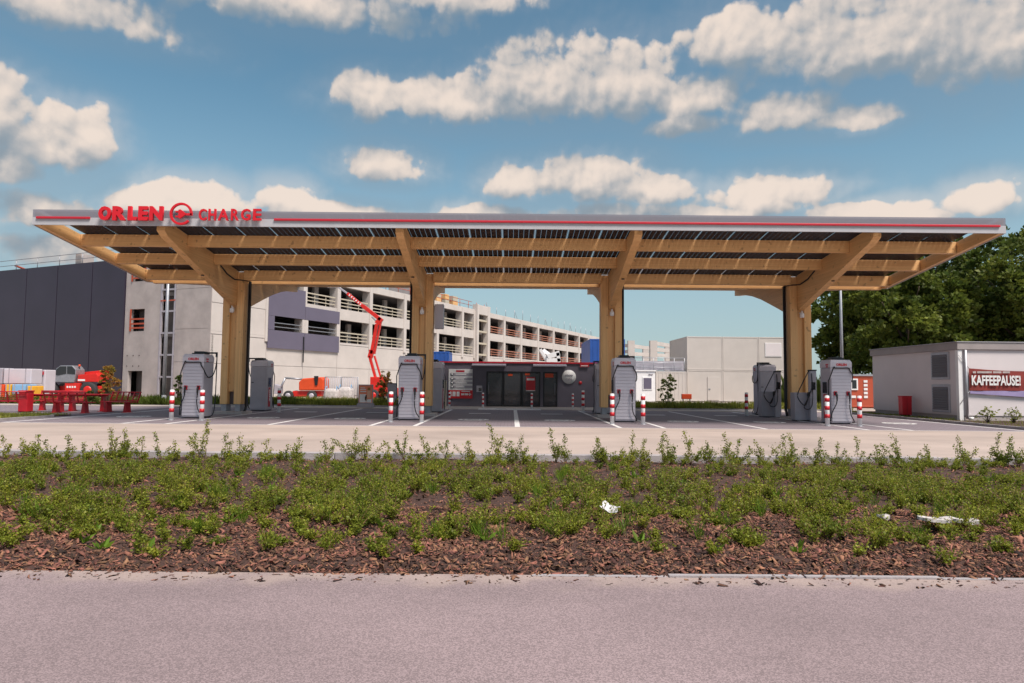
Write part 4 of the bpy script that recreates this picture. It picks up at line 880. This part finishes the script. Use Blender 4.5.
# stores left of it
def crate(xa_, ya, xb_, yb, Y, m, lab, cat='crate', zero=False):
    a, c = P(xa_, yb, Y), P(xb_, ya, Y); z0 = 0 if zero else a.z; t = tag(empty('site_crate', ((a.x + c.x) / 2, Y, z0)), lab, cat, 'stacked site materials'); w = (c.x - a.x) / 2; h = c.z - z0
    box(-w, w, 0, 1.1, .0, h).build('wrapped_load', m, t, .05)
    for s in (-.6, .6): box(w * s - .03, w * s + .03, -.015, .0, .02, h).build('strap', 'charger_dark', t)
    return t
crate(-12, 384.5, 4.0, 401, 44, 'orange', 'orange wrapped pallet at the left edge behind the red benches', 'crate', True); crate(4.2, 384.5, 11, 402, 44, 'yellow', 'yellow pallet behind the red benches, left of the blue one', 'crate', True); crate(11.2, 384.5, 25.5, 402, 44, 'skyblue', 'light blue pallet between two yellow ones', 'crate', True); crate(25.7, 386, 32.5, 402, 44, 'yellow', 'yellow pallet behind the red bin, right of the blue one', 'crate', True)
crate(3, 368.8, 31.5, 383.8, 45.3, 'charger_light', 'large white wrapped crate stacked above the blue pallet'); crate(32, 369.8, 45.5, 386, 46.6, 'charger_light', 'white board with red print behind the handler boom', 'board', True); crate(-14, 368, 2.5, 384, 45.3, 'charger_dark', 'dark crate stacked at the left edge of the picture')
crate(3, 384.2, 31.5, 402, 45.3, 'concrete', 'grey base crate carrying the large white crate', 'crate', True); crate(-14, 384.3, 2.5, 402, 45.4, 'concrete', 'grey base crate carrying the dark crate', 'crate', True)
a, c = P(33, 374.6, 46.55), P(44, 371.4, 46.55); t = tag(box(0, c.x - a.x, -.03, 0, 0, c.z - a.z).build('red_print_sign', 'red_line', None), 'small red sign strip on the white board behind the handler', 'sign'); t.location = a
# orange articulated lift in front of the garage
YO = 50; xo = P(300, 390, YO).x; t = tag(empty('orange_boom_lift', (xo, YO, 0)), 'orange boom lift with folded arm in front of the garage', 'lift')
q = lambda x, y: (P(x, y, YO).x - xo, P(x, y, YO).z)
for x in (288.5, 312, 322):
    wheel(t, q(x, 395)[0], 0 if x != 322 else 1.5, .36, .3, 'tyre', 'charger_grey')
wheel(t, q(290, 395)[0], 1.5, .36, .3, 'tyre', 'charger_grey')
sidebox(t, [q(292, 391), q(321, 391), q(321, 396.5), q(292, 396.5)], .1, 1.4, 'chassis', 'machine_red'); sidebox(t, [q(299, 382), q(303, 378.5), q(322, 377), q(324, 380), q(324, 390.5), q(299, 390.5)], -.1, 1.6, 'engine_cover', 'orange', .08)
sidebox(t, [q(314.5, 376), q(319, 376), q(318, 385.5), q(315.5, 385.5)], -.16, -.11, 'dark_grille', 'black', .02)
b = MB(); b.tube([(*(lambda p: (p[0], .5, p[1]))(q(300, 379)),), (*(lambda p: (p[0], .5, p[1]))(q(283, 378)),)], .07, 8); b.tube([(*(lambda p: (p[0], .5, p[1]))(q(283, 378)),), (*(lambda p: (p[0], .5, p[1]))(q(276, 393)),)], .08, 8); b.build('folded_boom', 'steel', t)
sidebox(t, [q(273, 384), q(279, 386), q(279, 394), q(273, 394)], .2, .9, 'basket', 'charger_dark', .02)
# tall red boom lift
YR = 52; xo = P(384, 392, YR).x; t = tag(empty('tall_red_boom_lift', (xo, YR, 0)), 'tall red articulated boom lift reaching up in front of the garage', 'lift')
q3 = lambda x, y, dy=0: (lambda p: (p.x - xo, dy, p.z))(P(x, y, YR))
def beam(p, r_, w, name, m):       # rectangular arm between two pixels
    a, c = Vector(q3(*p)), Vector(q3(*r_)); d = (c - a).normalized(); n = Vector((-d.z, 0, d.x)) * w * .4
    return MB().prism([(a.x + n.x, a.z + n.z), (c.x + n.x, c.z + n.z), (c.x - n.x, c.z - n.z), (a.x - n.x, a.z - n.z)], 'y', -.17, .17).build(name, m, t, .02)
for x in (376, 394):
    for yy in (-.9, .9): wheel(t, q3(x, 395)[0], yy, .42, .3, 'tyre', 'machine_red')
sidebox(t, [q3(372, 388)[::2], q3(398, 388)[::2], q3(398, 396)[::2], q3(372, 396)[::2]], -.8, .8, 'chassis', 'machine_red'); sidebox(t, [q3(372, 377)[::2], q3(387, 377)[::2], q3(387, 388)[::2], q3(372, 388)[::2]], -.7, .7, 'turntable', 'machine_red')
beam((377, 383), (369.5, 356), .22, 'lower_arm', 'machine_red'); beam((382.5, 383), (374.5, 356), .14, 'lower_arm', 'machine_red'); beam((370, 358), (372, 350), .45, 'knuckle', 'machine_red')
beam((371.5, 354), (377, 324), .30, 'middle_arm', 'machine_red'); beam((374.5, 354), (381, 322), .14, 'middle_arm', 'machine_red'); beam((377, 324), (381.5, 318), .5, 'elbow', 'machine_red')
beam((381, 320), (363, 306), .36, 'upper_boom', 'machine_red'); beam((363, 306.2), (347.5, 293.5), .28, 'upper_boom', 'machine_red'); beam((347.5, 293.5), (336, 285.5), .17, 'fly_boom', 'charger_dark')
beam((376, 321), (372, 317), .12, 'cylinder', 'steel')
for k in range(6): beam((361.5 - k * 2.2, 304.9 - k * 1.8), (360.4 - k * 2.2, 304.0 - k * 1.8), .17, 'white_mark', 'white').scale = (1, 1.04, 1)
sidebox(t, [q3(326, 276)[::2], q3(337, 276)[::2], q3(337, 287)[::2], q3(326, 287)[::2]], -.5, .5, 'basket', 'steel', .02)
# barriers, bags
for k, (xa_, xb_) in enumerate(((325, 341), (341.5, 358))):
    a, c = P(xa_, 380, 47), P(xb_, 380, 47); w = (c.x - a.x) / 2; h = P(340, 377, 47).z; t = tag(empty('barrier_fence', ((a.x + c.x) / 2, 47, 0)), 'grey site fence panel right of the orange lift, %s of two' % ('left', 'right')[k], 'fence', 'site fence panels')
    b = MB(); b.tube([(-w, 0, 0), (-w, 0, h), (w, 0, h), (w, 0, 0)], .035, 6); b.build('frame', 'galv', t)
    for j in range(9): x = -w + (j + .5) * 2 * w / 9; MB().tube([(x, 0, .1), (x, 0, h)], .03, 5).build('bar', 'charger_dark', t)
    MB().tube([(-w, 0, .12), (w, 0, .12)], .03, 5).build('bottom_rail', 'galv', t)
    for s in (-w, w): box(s - .35, s + .35, -.1, .1, 0, .1).build('foot', 'charger_dark', t)
def bag(px_, Y, w, h, lab, m='stone_pale'):
    x = P(px_, 390, Y).x; me = bpy.data.meshes.new('bulk_bag'); t = tag(empty('bulk_bag', (x, Y, 0)), lab, 'bag', 'pale bulk bags'); rings = []
    for k, (r_, z) in enumerate(((.8, 0), (1, .15), (1.05, .5), (1, .8), (.85, .95), (.5, 1.0))):
        rings.append([(w / 2 * r_ * (math.copysign(abs(math.cos(a)) ** .6, math.cos(a))) * random.uniform(.94, 1.05), w / 2 * r_ * math.copysign(abs(math.sin(a)) ** .6, math.sin(a)), z * h) for a in [2 * math.pi * j / 12 for j in range(12)]])
    MB().loft(rings).build('sack', m, t, .03)
    for s in (-1, 1): MB().tube(smooth([(s * w * .4, -.3, h * .9), (s * w * .36, -.1, h * 1.15), (s * w * .4, .2, h * .9)]), .025, 5).build('loop', 'skyblue', t)
bag(332, 45, .95, .95, 'pale bulk bag left of two in front of the site fence'); bag(346, 45.4, 1.0, 1.05, 'pale bulk bag right of two in front of the site fence')
# poster stand and grey pillar
a, c = P(358.3, 405, 37.2), P(373.3, 384.6, 37.2); t = tag(empty('poster_stand', ((a.x + c.x) / 2, 37.2, .03)), 'advertising stand with an orange poster at the edge of the parking bays', 'sign'); w = (c.x - a.x) / 2; h = c.z - .03
box(-w, w, -.05, .05, .2, h).build('frame', 'charger_dark', t, .01); box(-w - .03, w + .03, -.25, .25, 0, .2).build('base', 'charger_dark', t, .02)
pp = box(-w + .04, w - .04, -.062, -.051, .24, h - .05).build('poster', 'poster', t)
for (x0, x1, z0, z1, m_) in ((-.9, .1, .02, .5, 'white'), (.15, .9, .02, .22, 'white'), (.25, .75, .3, .72, 'skin_tone'), (.3, .7, .72, .88, 'leaf_red'), (-.1, .25, .14, .36, 'skin_tone'), (.0, .2, .25, .45, 'black'), (-.8, .1, .62, .68, 'white'), (-.8, .05, .74, .79, 'white'), (-.8, -.1, .84, .88, 'white')):
    hh = h - .29; box(x0 * (w - .04), x1 * (w - .04), -.070, -.063, .24 + z0 * hh, .24 + z1 * hh).build('poster_print', m_, pp)
a, c = P(387.2, 405, 38.4), P(395.6, 384, 38.4); t = tag(empty('utility_pillar', ((a.x + c.x) / 2, 38.4, .0)), 'dark grey utility pillar beside the second front charger', 'cabinet'); w = (c.x - a.x) / 2
box(-w, w, 0, .35, .08, c.z).build('body', 'charger_dark', t, .015); box(-w - .02, w + .02, -.02, .37, c.z, c.z + .05).build('cap', 'anthracite', t, .01); box(-w + .02, w - .02, .02, .33, 0, .08).build('foot', 'black', t)
a, c = P(681.6, 399, 41.5), P(691.3, 394, 41.5); t = tag(empty('orange_barrier_box', ((a.x + c.x) / 2, 41.5, .0)), 'small orange box on posts in the planting before the containers', 'barrier'); w = (c.x - a.x) / 2
box(-w, w, -.1, .1, a.z, c.z).build('board', 'orange', t, .02)
for s in (-w * .7, w * .7): box(s - .03, s + .03, -.02, .04, 0, a.z).build('leg', 'charger_dark', t)

# ================================================================== red benches, table, bin
def bench(loc, rz, L, lab):
    t = tag(empty('red_bench', loc, rz), lab, 'bench', 'red metal picnic furniture'); w = L / 2
    for k in range(5): box(-w, w, -.22 + k * .095, -.22 + k * .095 + .07, .43, .46).build('seat_slat', 'bench_red', t, .006)
    n = 6
    for k in range(n):
        x = -w + .03 + k * (L - .06) / (n - 1); MB().prism([(.24, .42), (.28, .40), (.42, .86), (.38, .88)], 'x', x - .02, x + .02).build('back_bar', 'bench_red', t)
    for z, y in ((.50, .275), (.86, .405)): MB().tube([(-w, y, z), (w, y, z)], .026, 8).build('back_rail', 'bench_red', t)
    pass
    for k in range(4): z = .57 + k * .07; MB().tube([(-w, .29 + (z - .5) * .33, z), (w, .29 + (z - .5) * .33, z)], .012, 6).build('back_wire', 'bench_red', t)
    for s in (-w + .3, w - .3): MB().prism([(s - .10, 0), (s + .10, 0), (s + .045, .43), (s - .045, .43)], 'y', -.12, .12).build('leg', 'bench_red', t, .01); box(s - .09, s + .09, -.2, .2, 0, .02).build('foot', 'bench_red', t)
def table(loc, rz, L, lab):
    t = tag(empty('red_table', loc, rz), lab, 'table', 'red metal picnic furniture'); w = L / 2
    for k in range(7): box(-w, w, -.36 + k * .105, -.36 + k * .105 + .085, .73, .76).build('top_slat', 'bench_red', t, .006)
    box(-w + .1, w - .1, -.05, .05, .66, .73).build('frame', 'bench_red', t)
    for s in (-w + .3, w - .3): MB().prism([(s - .09, .02), (s + .09, .02), (s + .045, .66), (s - .045, .66)], 'y', -.14, .14).build('leg', 'bench_red', t, .01); box(s - .1, s + .1, -.3, .3, 0, .02).build('foot', 'bench_red', t)
g = lambda x, y=413: G(x, y, 0)
def at(x, Y): return (P(x, 400, Y).x, Y, .002)
bench(at(8, 28.8), R(182), 2.0, 'red metal bench at the left edge, left of the red bin'); table(at(45, 29.3), R(4), 1.9, 'red metal table just right of the red bin'); bench(at(71, 28.6), R(174), 1.9, 'red metal bench in the middle with its back to the bays')
table(at(88, 30.3), R(6), 1.9, 'red metal table behind the middle bench'); bench(at(118, 29.6), R(-24), 1.8, 'red metal bench at the right end of the picnic group'); bench(at(58, 30.8), R(5), 1.9, 'red metal bench behind the left table')
t = tag(empty('red_litter_bin', at(26, 28.7)), 'square red litter bin between the red benches', 'bin'); MB().box(-.19, .19, -.19, .19, .04, .86).build('body', 'bench_red', t, .02); box(-.21, .21, -.21, .21, .86, .92).build('lid', 'bench_red', t, .015); box(-.15, .15, -.15, .15, 0, .04).build('foot', 'black', t)

# ================================================================== vegetation
def crown_mesh(name, blobs, nleaf, size, m, seed):
    """leaf clumps scattered on and in a set of uneven lobes"""
    rg = np.random.default_rng(seed); P_, D_ = [], []
    tot = sum(b[3] ** 2 for b in blobs)
    for (x, y, z, r) in blobs:
        n = int(nleaf * r * r / tot); sub = max(6, int(n / 45))
        cd_ = unit(rg.normal(size=(sub, 3))); cd_[:, 2] = np.where(rg.random(sub) < .7, np.abs(cd_[:, 2]), cd_[:, 2])
        cc = cd_ * (r * rg.uniform(.55, 1.08, (sub, 1))); k = rg.integers(0, sub, n); cr = r * rg.uniform(.16, .34, sub)
        off = unit(rg.normal(size=(n, 3))) * (cr[k] * rg.uniform(.3, 1, n) ** .6)[:, None] * np.array([1, 1, .62])
        p = cc[k] + off; P_.append(p + np.array([x, y, z])); D_.append(unit(off + p * .35) + rg.normal(0, .45, (n, 3)) + np.array([0, 0, -.15]))
    p = np.concatenate(P_); d = np.concatenate(D_); n = len(p)
    v, f = leaf_quads(p, d, size * rg.uniform(.7, 1.4, n), size * rg.uniform(.5, 1.0, n)); return fast_mesh(name, v, f, m)
def tree(x, y, h, r, m, lab, seed, nleaf=14000, size=.34, base=.12, group='trees behind the pale building'):
    rg = random.Random(seed); t = tag(empty('tree', (x, y, -.06)), lab, 'tree', group); blobs = []; b = MB()
    b.tube([(0, 0, 0), (.05, 0, h * .3), (.12, .05, h * .62)], h * .024, 9, h * .011)
    nb = 17
    for k in range(nb):
        a = k * 2.4 + rg.uniform(-.3, .3); u = (k + .5) / nb; z = h * (base + .12 + (1 - base - .22) * u); env = math.sin(math.pi * min(1, .18 + .80 * (1 - u) ** .85)) ** .7
        rr = r * env * rg.uniform(.45, .85); br = r * rg.uniform(.30, .46) * (.75 + .35 * (1 - u)); px_, py_ = math.cos(a) * rr, math.sin(a) * rr
        blobs.append((px_, py_, z, br)); b.tube(smooth([(.05, 0, z * .55), (px_ * .45, py_ * .45, z * .8), (px_ * .9, py_ * .9, z)], 3), h * .008, 6, h * .003)
    blobs.append((0, 0, h * .94, r * .33)); b.build('trunk', 'bark', t)
    link('crown', crown_mesh('crown', blobs, nleaf, size, m, seed), t); return t
TL = [(852, 62, 264, 3.7, 'leaf_lime', 'light green tree left of the right lamp post, first behind the canopy end'), (884, 58, 262, 4.4, 'leaf_lime', 'broad yellowish green tree behind the orange container'), (872, 72, 250, 5.2, 'leaf_tree', 'dark tree filling the gap behind the two light green trees'),
      (905, 54, 268, 4.8, 'leaf_lime', 'light green tree behind the left end of the pale building'), (925, 66, 238, 6, 'leaf_tree', 'dark green tree rising behind the pale building roof'), (962, 55, 256, 5.2, 'leaf_tree', 'dense dark tree over the corner of the pale building'),
      (1003, 60, 232, 5.6, 'leaf_tree', 'tallest dark tree at the right end of the canopy'), (1030, 52, 244, 5, 'leaf_lime', 'tree with paler leaves at the right edge'), (1070, 62, 226, 6.2, 'leaf_tree', 'large dark tree at the extreme right edge')]
for k, (px_, Y, top, r, m_, lab) in enumerate(TL):
    q = P(px_, top, Y); tree(q.x, Y, q.z + .06, r, m_, lab, 40 + k)
def shrub(px_, pyb, pyt, Y, wpx, m, lab, seed, n=900, size=.10, name='shrub', z0=.05):
    q0, q1 = P(px_, pyb, Y), P(px_, pyt, Y); s = Y / F; h = q1.z - z0; r = wpx * s / 2; t = tag(empty(name, (q0.x, Y, z0)), lab, 'shrub'); rg = random.Random(seed); b = MB(); blobs = []
    for k in range(9):
        a = k * 2.4; u = (k + .7) / 9.4; rr = r * .6 * math.sin(math.pi * min(.95, u + .12)) * rg.uniform(.4, 1); z = h * (.22 + .70 * u); blobs.append((math.cos(a) * rr, math.sin(a) * rr, z, r * rg.uniform(.28, .46)))
        b.tube([(0, 0, 0), (math.cos(a) * rr * .5, math.sin(a) * rr * .5, z * .6), (math.cos(a) * rr, math.sin(a) * rr, z)], .02, 5, .006)
    b.build('stem', 'bark', t); link('foliage', crown_mesh('foliage', blobs, int(n * 2.6), size * .68, m, seed), t)
shrub(108, 392, 366, 37, 28, 'leaf_red', 'reddish green shrub behind the right red bench', 1, 1500, .11); shrub(178, 404, 373, 38.9, 11, 'leaf_tree', 'thin dark sapling left of the leftmost front charger', 2, 420, .11)
shrub(384, 398, 372, 40.4, 26, 'leaf_red', 'orange tinged shrub behind the poster stand', 3, 1300, .10); shrub(668, 408, 377, 39.2, 26, 'leaf_pale', 'pale green young shrub before the ribbed container', 4, 800, .11)
shrub(90, 408, 391, 36.8, 14, 'leaf_tree', 'low dark shrub behind the middle red bench', 5, 500, .1)
for k, (px_, lab) in enumerate(((988, 'small leafy plant under the left end of the banner'), (1014, 'small leafy plant at the right edge under the banner'), (1040, 'small leafy plant just beyond the right edge'))): shrub(px_, 420, 408 + k, 26.2, 24, 'leaf_cover', lab, 20 + k, 55, .11, 'small_plant')

def grass_patch(name, x0, x1, y0, y1, h, n, m='grass', base=None, label=None, cat='grass', zb=.02):
    structure(box(x0, x1, y0, y1, -.3, zb).build(base or 'lawn_soil', 'soil')); p = np.stack([rng.uniform(x0, x1, n), rng.uniform(y0, y1, n), np.full(n, zb - .01)], 1)
    tuft = np.sin(p[:, 0] * 2.3) * np.sin(p[:, 1] * 3.1 + p[:, 0]) * .35 + .8
    d = np.stack([rng.normal(0, .35, n), rng.normal(0, .35, n), np.ones(n)], 1); v, f = leaf_quads(p, d, h * tuft * rng.uniform(.5, 1.3, n), np.full(n, h * .13)); o = link(name, fast_mesh(name, v, f, m)); tag(o, label, cat, None, 'stuff')
grass_patch('lawn_grass', -17.4, -5.0, 38.1, 43.5, .42, 26000, label='tall grass strip left of the dark kiosk'); grass_patch('lawn_grass', 5.5, 19, 38.1, 41.5, .40, 24000, label='tall grass strip right of the dark kiosk')
grass_patch('verge_grass', -34, -17.3, 22.5, 27.0, .13, 26000, 'grass', label='short grass verge at the left edge'); grass_patch('hedge_strip', -30, -12, 38.05, 39.6, .5, 16000, 'leaf_lime', 'hedge_soil', 'low dark hedge behind the red benches and left charger', 'hedge', .025)
grass_patch('border_weeds', 17.3, 26, 21.2, 27.8, .10, 3500, 'leaf_cover', 'weed_soil', 'sparse weeds in the border below the banner', 'weeds', .055)
grass_patch('border_weeds', 17.3, 18.2, 28, 37.6, .12, 1500, 'leaf_cover', 'weed_soil', 'sparse weeds along the left wall of the pale building', 'weeds', .056)
grass_patch('far_bushes', 20, 60, 50, 51.5, 2.2, 5000, 'leaf_tree', 'far_soil', 'dark undergrowth below the trees at right', 'bushes', .0)

# bark mulch chips
def chips(n, y0, y1, seed):
    rg = np.random.default_rng(seed); y = rg.uniform(y0, y1, n); x = rg.uniform(-1, 1, n) * (y * .80 + 1.6)
    L = (.009 + .055 * rg.random(n) ** 2.4) * rg.uniform(.6, 1.3, n); Wd = L * rg.uniform(.2, .55, n); T = rg.uniform(.003, .008, n)
    a = rg.uniform(0, 2 * np.pi, n); tilt = rg.normal(0, .38, n); roll = rg.normal(0, .4, n)
    d = np.stack([np.cos(a) * np.cos(tilt), np.sin(a) * np.cos(tilt), np.sin(tilt)], 1); s = unit(np.stack([-np.sin(a), np.cos(a), np.tan(roll)], 1)); u = np.cross(d, s)
    c_ = np.stack([x, y, soil_z(x, y) + .006 + np.abs(np.sin(tilt)) * L * .4 + rg.uniform(0, .012, n)], 1)
    V_ = []
    for su in (-1, 1):
        for (k, j) in ((-1, -1), (1, -.7), (.9, .8), (-.8, 1)): V_.append(c_ + d * (L * k / 2)[:, None] + s * (Wd * j / 2)[:, None] + u * (T * su / 2)[:, None])
    v = np.stack(V_, 1).reshape(-1, 3); q_ = np.array([(4, 5, 6, 7), (0, 1, 5, 4), (1, 2, 6, 5), (2, 3, 7, 6), (3, 0, 4, 7)])
    return v, (np.arange(n)[:, None, None] * 8 + q_[None]).reshape(-1, 4)
v1, f1 = chips(52000, 5.06, 7.6, 3); v2, f2 = chips(22000, 7.6, 12.4, 4); v3, f3 = chips(600, 4.86, 5.10, 9)
v3[:, 2] = np.maximum(v3[:, 2], .003)
tag(link('bark_mulch', fast_mesh('bark_mulch', np.concatenate([v1, v2, v3]), np.concatenate([f1, f2 + len(v1), f3 + len(v1) + len(v2)]), 'mulch')), 'reddish brown bark mulch covering the planted border', 'mulch', None, 'stuff')

# ground-cover shrubs: sprigs of small leaves on arching stems
def cover(seed):
    rg = np.random.default_rng(seed); LP, LD, LL = [], [], []; sv, sf = [], []
    for _ in range(4700):
        y = 5.4 + 6.95 * rg.random() ** 1.1; x = rg.uniform(-1, 1) * (y * .84 + 1.2)
        patch = np.clip(.5 + .42 * math.sin(x * 1.9 + 1.7 * math.sin(y * 1.3)) * math.cos(y * 1.7 + x * .75) + .35 * math.sin(x * 4.1 + y * 2.7) * math.sin(y * 3.3 - x * 1.3), 0, 1)
        dens = np.clip((y - 5.45) / 1.05, .10, 1) * (.05 + .82 * patch) * float(np.interp(y, (8.5, 10.5, 11.8), (1, .75, .5)))
        if rg.random() > dens: continue
        ns = int(rg.integers(5, 13)); hs = (.10 + .20 * rg.random() ** 1.6) * float(np.interp(y, (5.5, 8, 9.5, 11, 12.4), (.75, 1.05, 1, .7, .6)))
        pass
        for _s in range(ns):
            a = rg.uniform(0, 2 * np.pi); ln = hs * rg.uniform(.7, 1.35); out = rg.uniform(.15, 1.0); z0 = float(soil_z(np.array(x), np.array(y)))
            tt = np.linspace(0, 1, 5); px_ = x + np.cos(a) * out * ln * tt ** 1.3; py_ = y + np.sin(a) * out * ln * tt ** 1.3; pz = z0 + ln * (tt - .36 * out * tt ** 2)
            pts = np.stack([px_, py_, pz], 1); o = len(sv) * 1
            w_ = .0035 * (1.2 - tt); base = sum(len(q) for q in sv)
            sv.append(np.concatenate([pts + np.array([1, 0, 0]) * w_[:, None], pts - np.array([1, 0, 0]) * w_[:, None]])); sf.append(np.array([(base + k, base + k + 1, base + 6 + k, base + 5 + k) for k in range(4)]))
            nl = int(rg.integers(16, 34)); u = rg.uniform(.18, 1.0, nl)
            lp = np.stack([np.interp(u, tt, px_), np.interp(u, tt, py_), np.interp(u, tt, pz)], 1); LP.append(lp + rg.normal(0, .012, (nl, 3)))
            LD.append(rg.normal(0, 1, (nl, 3)) * np.array([1, 1, .5]) + np.array([0, 0, .55])); LL.append(rg.uniform(.016, .034, nl) * (1.2 - .35 * u))
    return np.concatenate(LP), np.concatenate(LD), np.concatenate(LL), np.concatenate(sv), np.concatenate(sf)
lp_, ld_, ll_, sv_, sf_ = cover(21)
v, f = leaf_quads(lp_, ld_, ll_, ll_ * .62); gc = tag(link('ground_cover', fast_mesh('ground_cover', v, f, 'leaf_cover')), 'small-leaved green ground cover growing in the planted border', 'ground cover', None, 'stuff')
st = link('stem', fast_mesh('stem', sv_, sf_, 'stem'), gc); st['kind'] = 'stuff'
# taller sprigs along the kerb
def sprigs(spec, seed):
    rg = np.random.default_rng(seed); LP, LD, LL = [], [], []; b = MB()
    for px_, hpx in spec:
        Y = rg.uniform(11.7, 12.3); x = P(px_, 460, Y).x; h = hpx * .74 * Y / F; z0 = .02
        for s in range(int(rg.integers(4, 9))):
            a = rg.uniform(0, 6.28); out = rg.uniform(.2, 1.2) if s else rg.uniform(.05, .4); L = h * rg.uniform(.25, .75) if s else h
            tt = np.linspace(0, 1, 6); pts = np.stack([x + math.cos(a) * out * L * tt, Y + math.sin(a) * out * L * tt, z0 + L * tt], 1); pts[:, :2] += rg.normal(0, .012, (6, 2)); b.tube([tuple(q) for q in pts], .005, 4, .002)
            nl = int(24 + L * 130); u = np.sqrt(rg.uniform(.12, 1, nl)); l = np.stack([np.interp(u, tt, pts[:, k]) for k in range(3)], 1); LP.append(l + rg.normal(0, .020, (nl, 3))); LD.append(rg.normal(0, 1, (nl, 3)) + np.array([0, 0, .5])); LL.append(rg.uniform(.022, .042, nl))
    return np.concatenate(LP), np.concatenate(LD), np.concatenate(LL), b
spec = [(5, 28), (24, 26), (38, 32), (50, 26), (68, 30), (88, 22), (110, 44), (124, 38), (140, 28), (160, 34), (176, 26), (198, 50), (205, 40), (226, 36), (240, 34), (262, 26), (285, 22), (300, 30), (328, 30), (352, 40), (366, 34), (392, 28), (404, 38), (428, 34), (446, 28), (470, 30), (494, 52), (512, 30), (520, 38), (556, 46), (566, 36), (596, 32), (604, 30), (630, 38), (640, 30), (664, 42), (672, 38), (690, 44), (706, 28), (730, 40), (738, 34), (764, 30), (786, 40), (792, 38), (818, 36), (836, 30), (858, 38), (880, 26), (902, 44), (930, 26), (964, 38), (994, 42), (1006, 38), (1018, 34), (1050, 36), (-20, 30)]
spec += [(float(q), float(r_)) for q, r_ in zip(rng.uniform(-60, 1090, 20), rng.uniform(12, 22, 20))]
l, d_, ll2, b = sprigs(spec, 5); v, f = leaf_quads(l, d_, ll2, ll2 * .6); gs = tag(link('tall_sprigs', fast_mesh('tall_sprigs', v, f, 'leaf_cover')), 'taller leafy sprigs standing along the kerb of the border', 'ground cover', None, 'stuff'); st = b.build('stem', 'stem', gs); st['kind'] = 'stuff'
# brighter weeds
def weeds(seed, n):
    rg = np.random.default_rng(seed); LP, LD, LL = [], [], []
    for k in range(n):
        y = rg.uniform(5.5, 11.5); x = rg.uniform(-1, 1) * (y * .8 + .8); nl = int(rg.integers(7, 16)); z = float(soil_z(np.array(x), np.array(y)))
        LP.append(np.stack([np.full(nl, x), np.full(nl, y), np.full(nl, z + .01)], 1) + rg.normal(0, .012, (nl, 3)) * np.array([1, 1, .2])); LD.append(np.stack([rg.normal(0, .6, nl), rg.normal(0, .6, nl), rg.uniform(.3, 1.1, nl)], 1)); LL.append(rg.uniform(.05, .13, nl))
    return np.concatenate(LP), np.concatenate(LD), np.concatenate(LL)
l, d_, ll2 = weeds(8, 80); v, f = leaf_quads(l, d_, ll2, ll2 * .3); tag(link('fresh_weeds', fast_mesh('fresh_weeds', v, f, 'leaf_fresh')), 'bright green weeds sprouting from the bark mulch', 'weeds', None, 'stuff')

def tufts(seed, n):
    rg = np.random.default_rng(seed); LP, LD, LL = [], [], []
    for k in range(n):
        y = rg.uniform(6.0, 11.0); x = rg.uniform(-1, 1) * (y * .8 + .8); nl = int(rg.integers(25, 60)); z = float(soil_z(np.array(x), np.array(y)))
        LP.append(np.stack([np.full(nl, x), np.full(nl, y), np.full(nl, z)], 1) + rg.normal(0, .02, (nl, 3)) * np.array([1, 1, .1])); LD.append(np.stack([rg.normal(0, .35, nl), rg.normal(0, .35, nl), np.ones(nl)], 1)); LL.append(rg.uniform(.10, .26, nl))
    return np.concatenate(LP), np.concatenate(LD), np.concatenate(LL)
l, d_, ll2 = tufts(14, 90); v, f = leaf_quads(l, d_, ll2, np.full(len(ll2), .006)); tag(link('grass_tufts', fast_mesh('grass_tufts', v, f, 'leaf_fresh')), 'thin grass tufts scattered through the planted border', 'grass', None, 'stuff')

# litter and pale stones
def sheet(name, px_, py_, w, d, lab, cat, m, rz, curl, thick=.006, z=.16):
    g = G(px_, py_, z); b = MB(); n = 7; vs = []; fs = []
    for s in (0, 1):
        for i_ in range(n):
            for j in range(n):
                u, w2 = i_ / (n - 1) - .5, j / (n - 1) - .5; vs.append((u * w * (1 + .12 * math.sin(j * 1.7)), w2 * d * (1 + .15 * math.sin(i_ * 2.1)), curl * (u * u * 3 + .3 * math.sin(w2 * 6 + u * 3)) - s * thick))
    for i_ in range(n - 1):
        for j in range(n - 1): a = i_ * n + j; fs += [(a, a + n, a + n + 1, a + 1), (a + 49, a + 50, a + 50 + n, a + 49 + n)]
    rim = [i_ * n for i_ in range(n)] + [(n - 1) * n + j for j in range(1, n)] + [i_ * n + n - 1 for i_ in range(n - 2, -1, -1)] + [j for j in range(n - 2, 0, -1)]
    fs += [(rim[k], rim[(k + 1) % len(rim)], rim[(k + 1) % len(rim)] + 49, rim[k] + 49) for k in range(len(rim))]
    b.add(vs, fs); o = b.build(name, m); o.location = g; o.rotation_euler = (R(18) if m == 'paper' else 0, R(10) if m == 'paper' else 0, rz); return tag(o, lab, cat)
sheet('paper_scrap', 610, 508.5, .17, .13, 'crumpled white paper scrap lying in the ground cover', 'paper', 'paper', R(-25), .035)
sheet('flat_stone', 937, 518.5, .30, .15, 'long pale flat stone at right in the planted border', 'stone', 'stone_pale', R(4), .02, .03, .145); sheet('flat_stone', 964, 520, .20, .13, 'pale flat stone right of the long one in the border', 'stone', 'stone_pale', R(-8), .02, .03, .145); sheet('flat_stone', 883, 516, .09, .08, 'small pale stone left of the two flat stones', 'stone', 'stone_pale', R(20), .02, .03, .145)
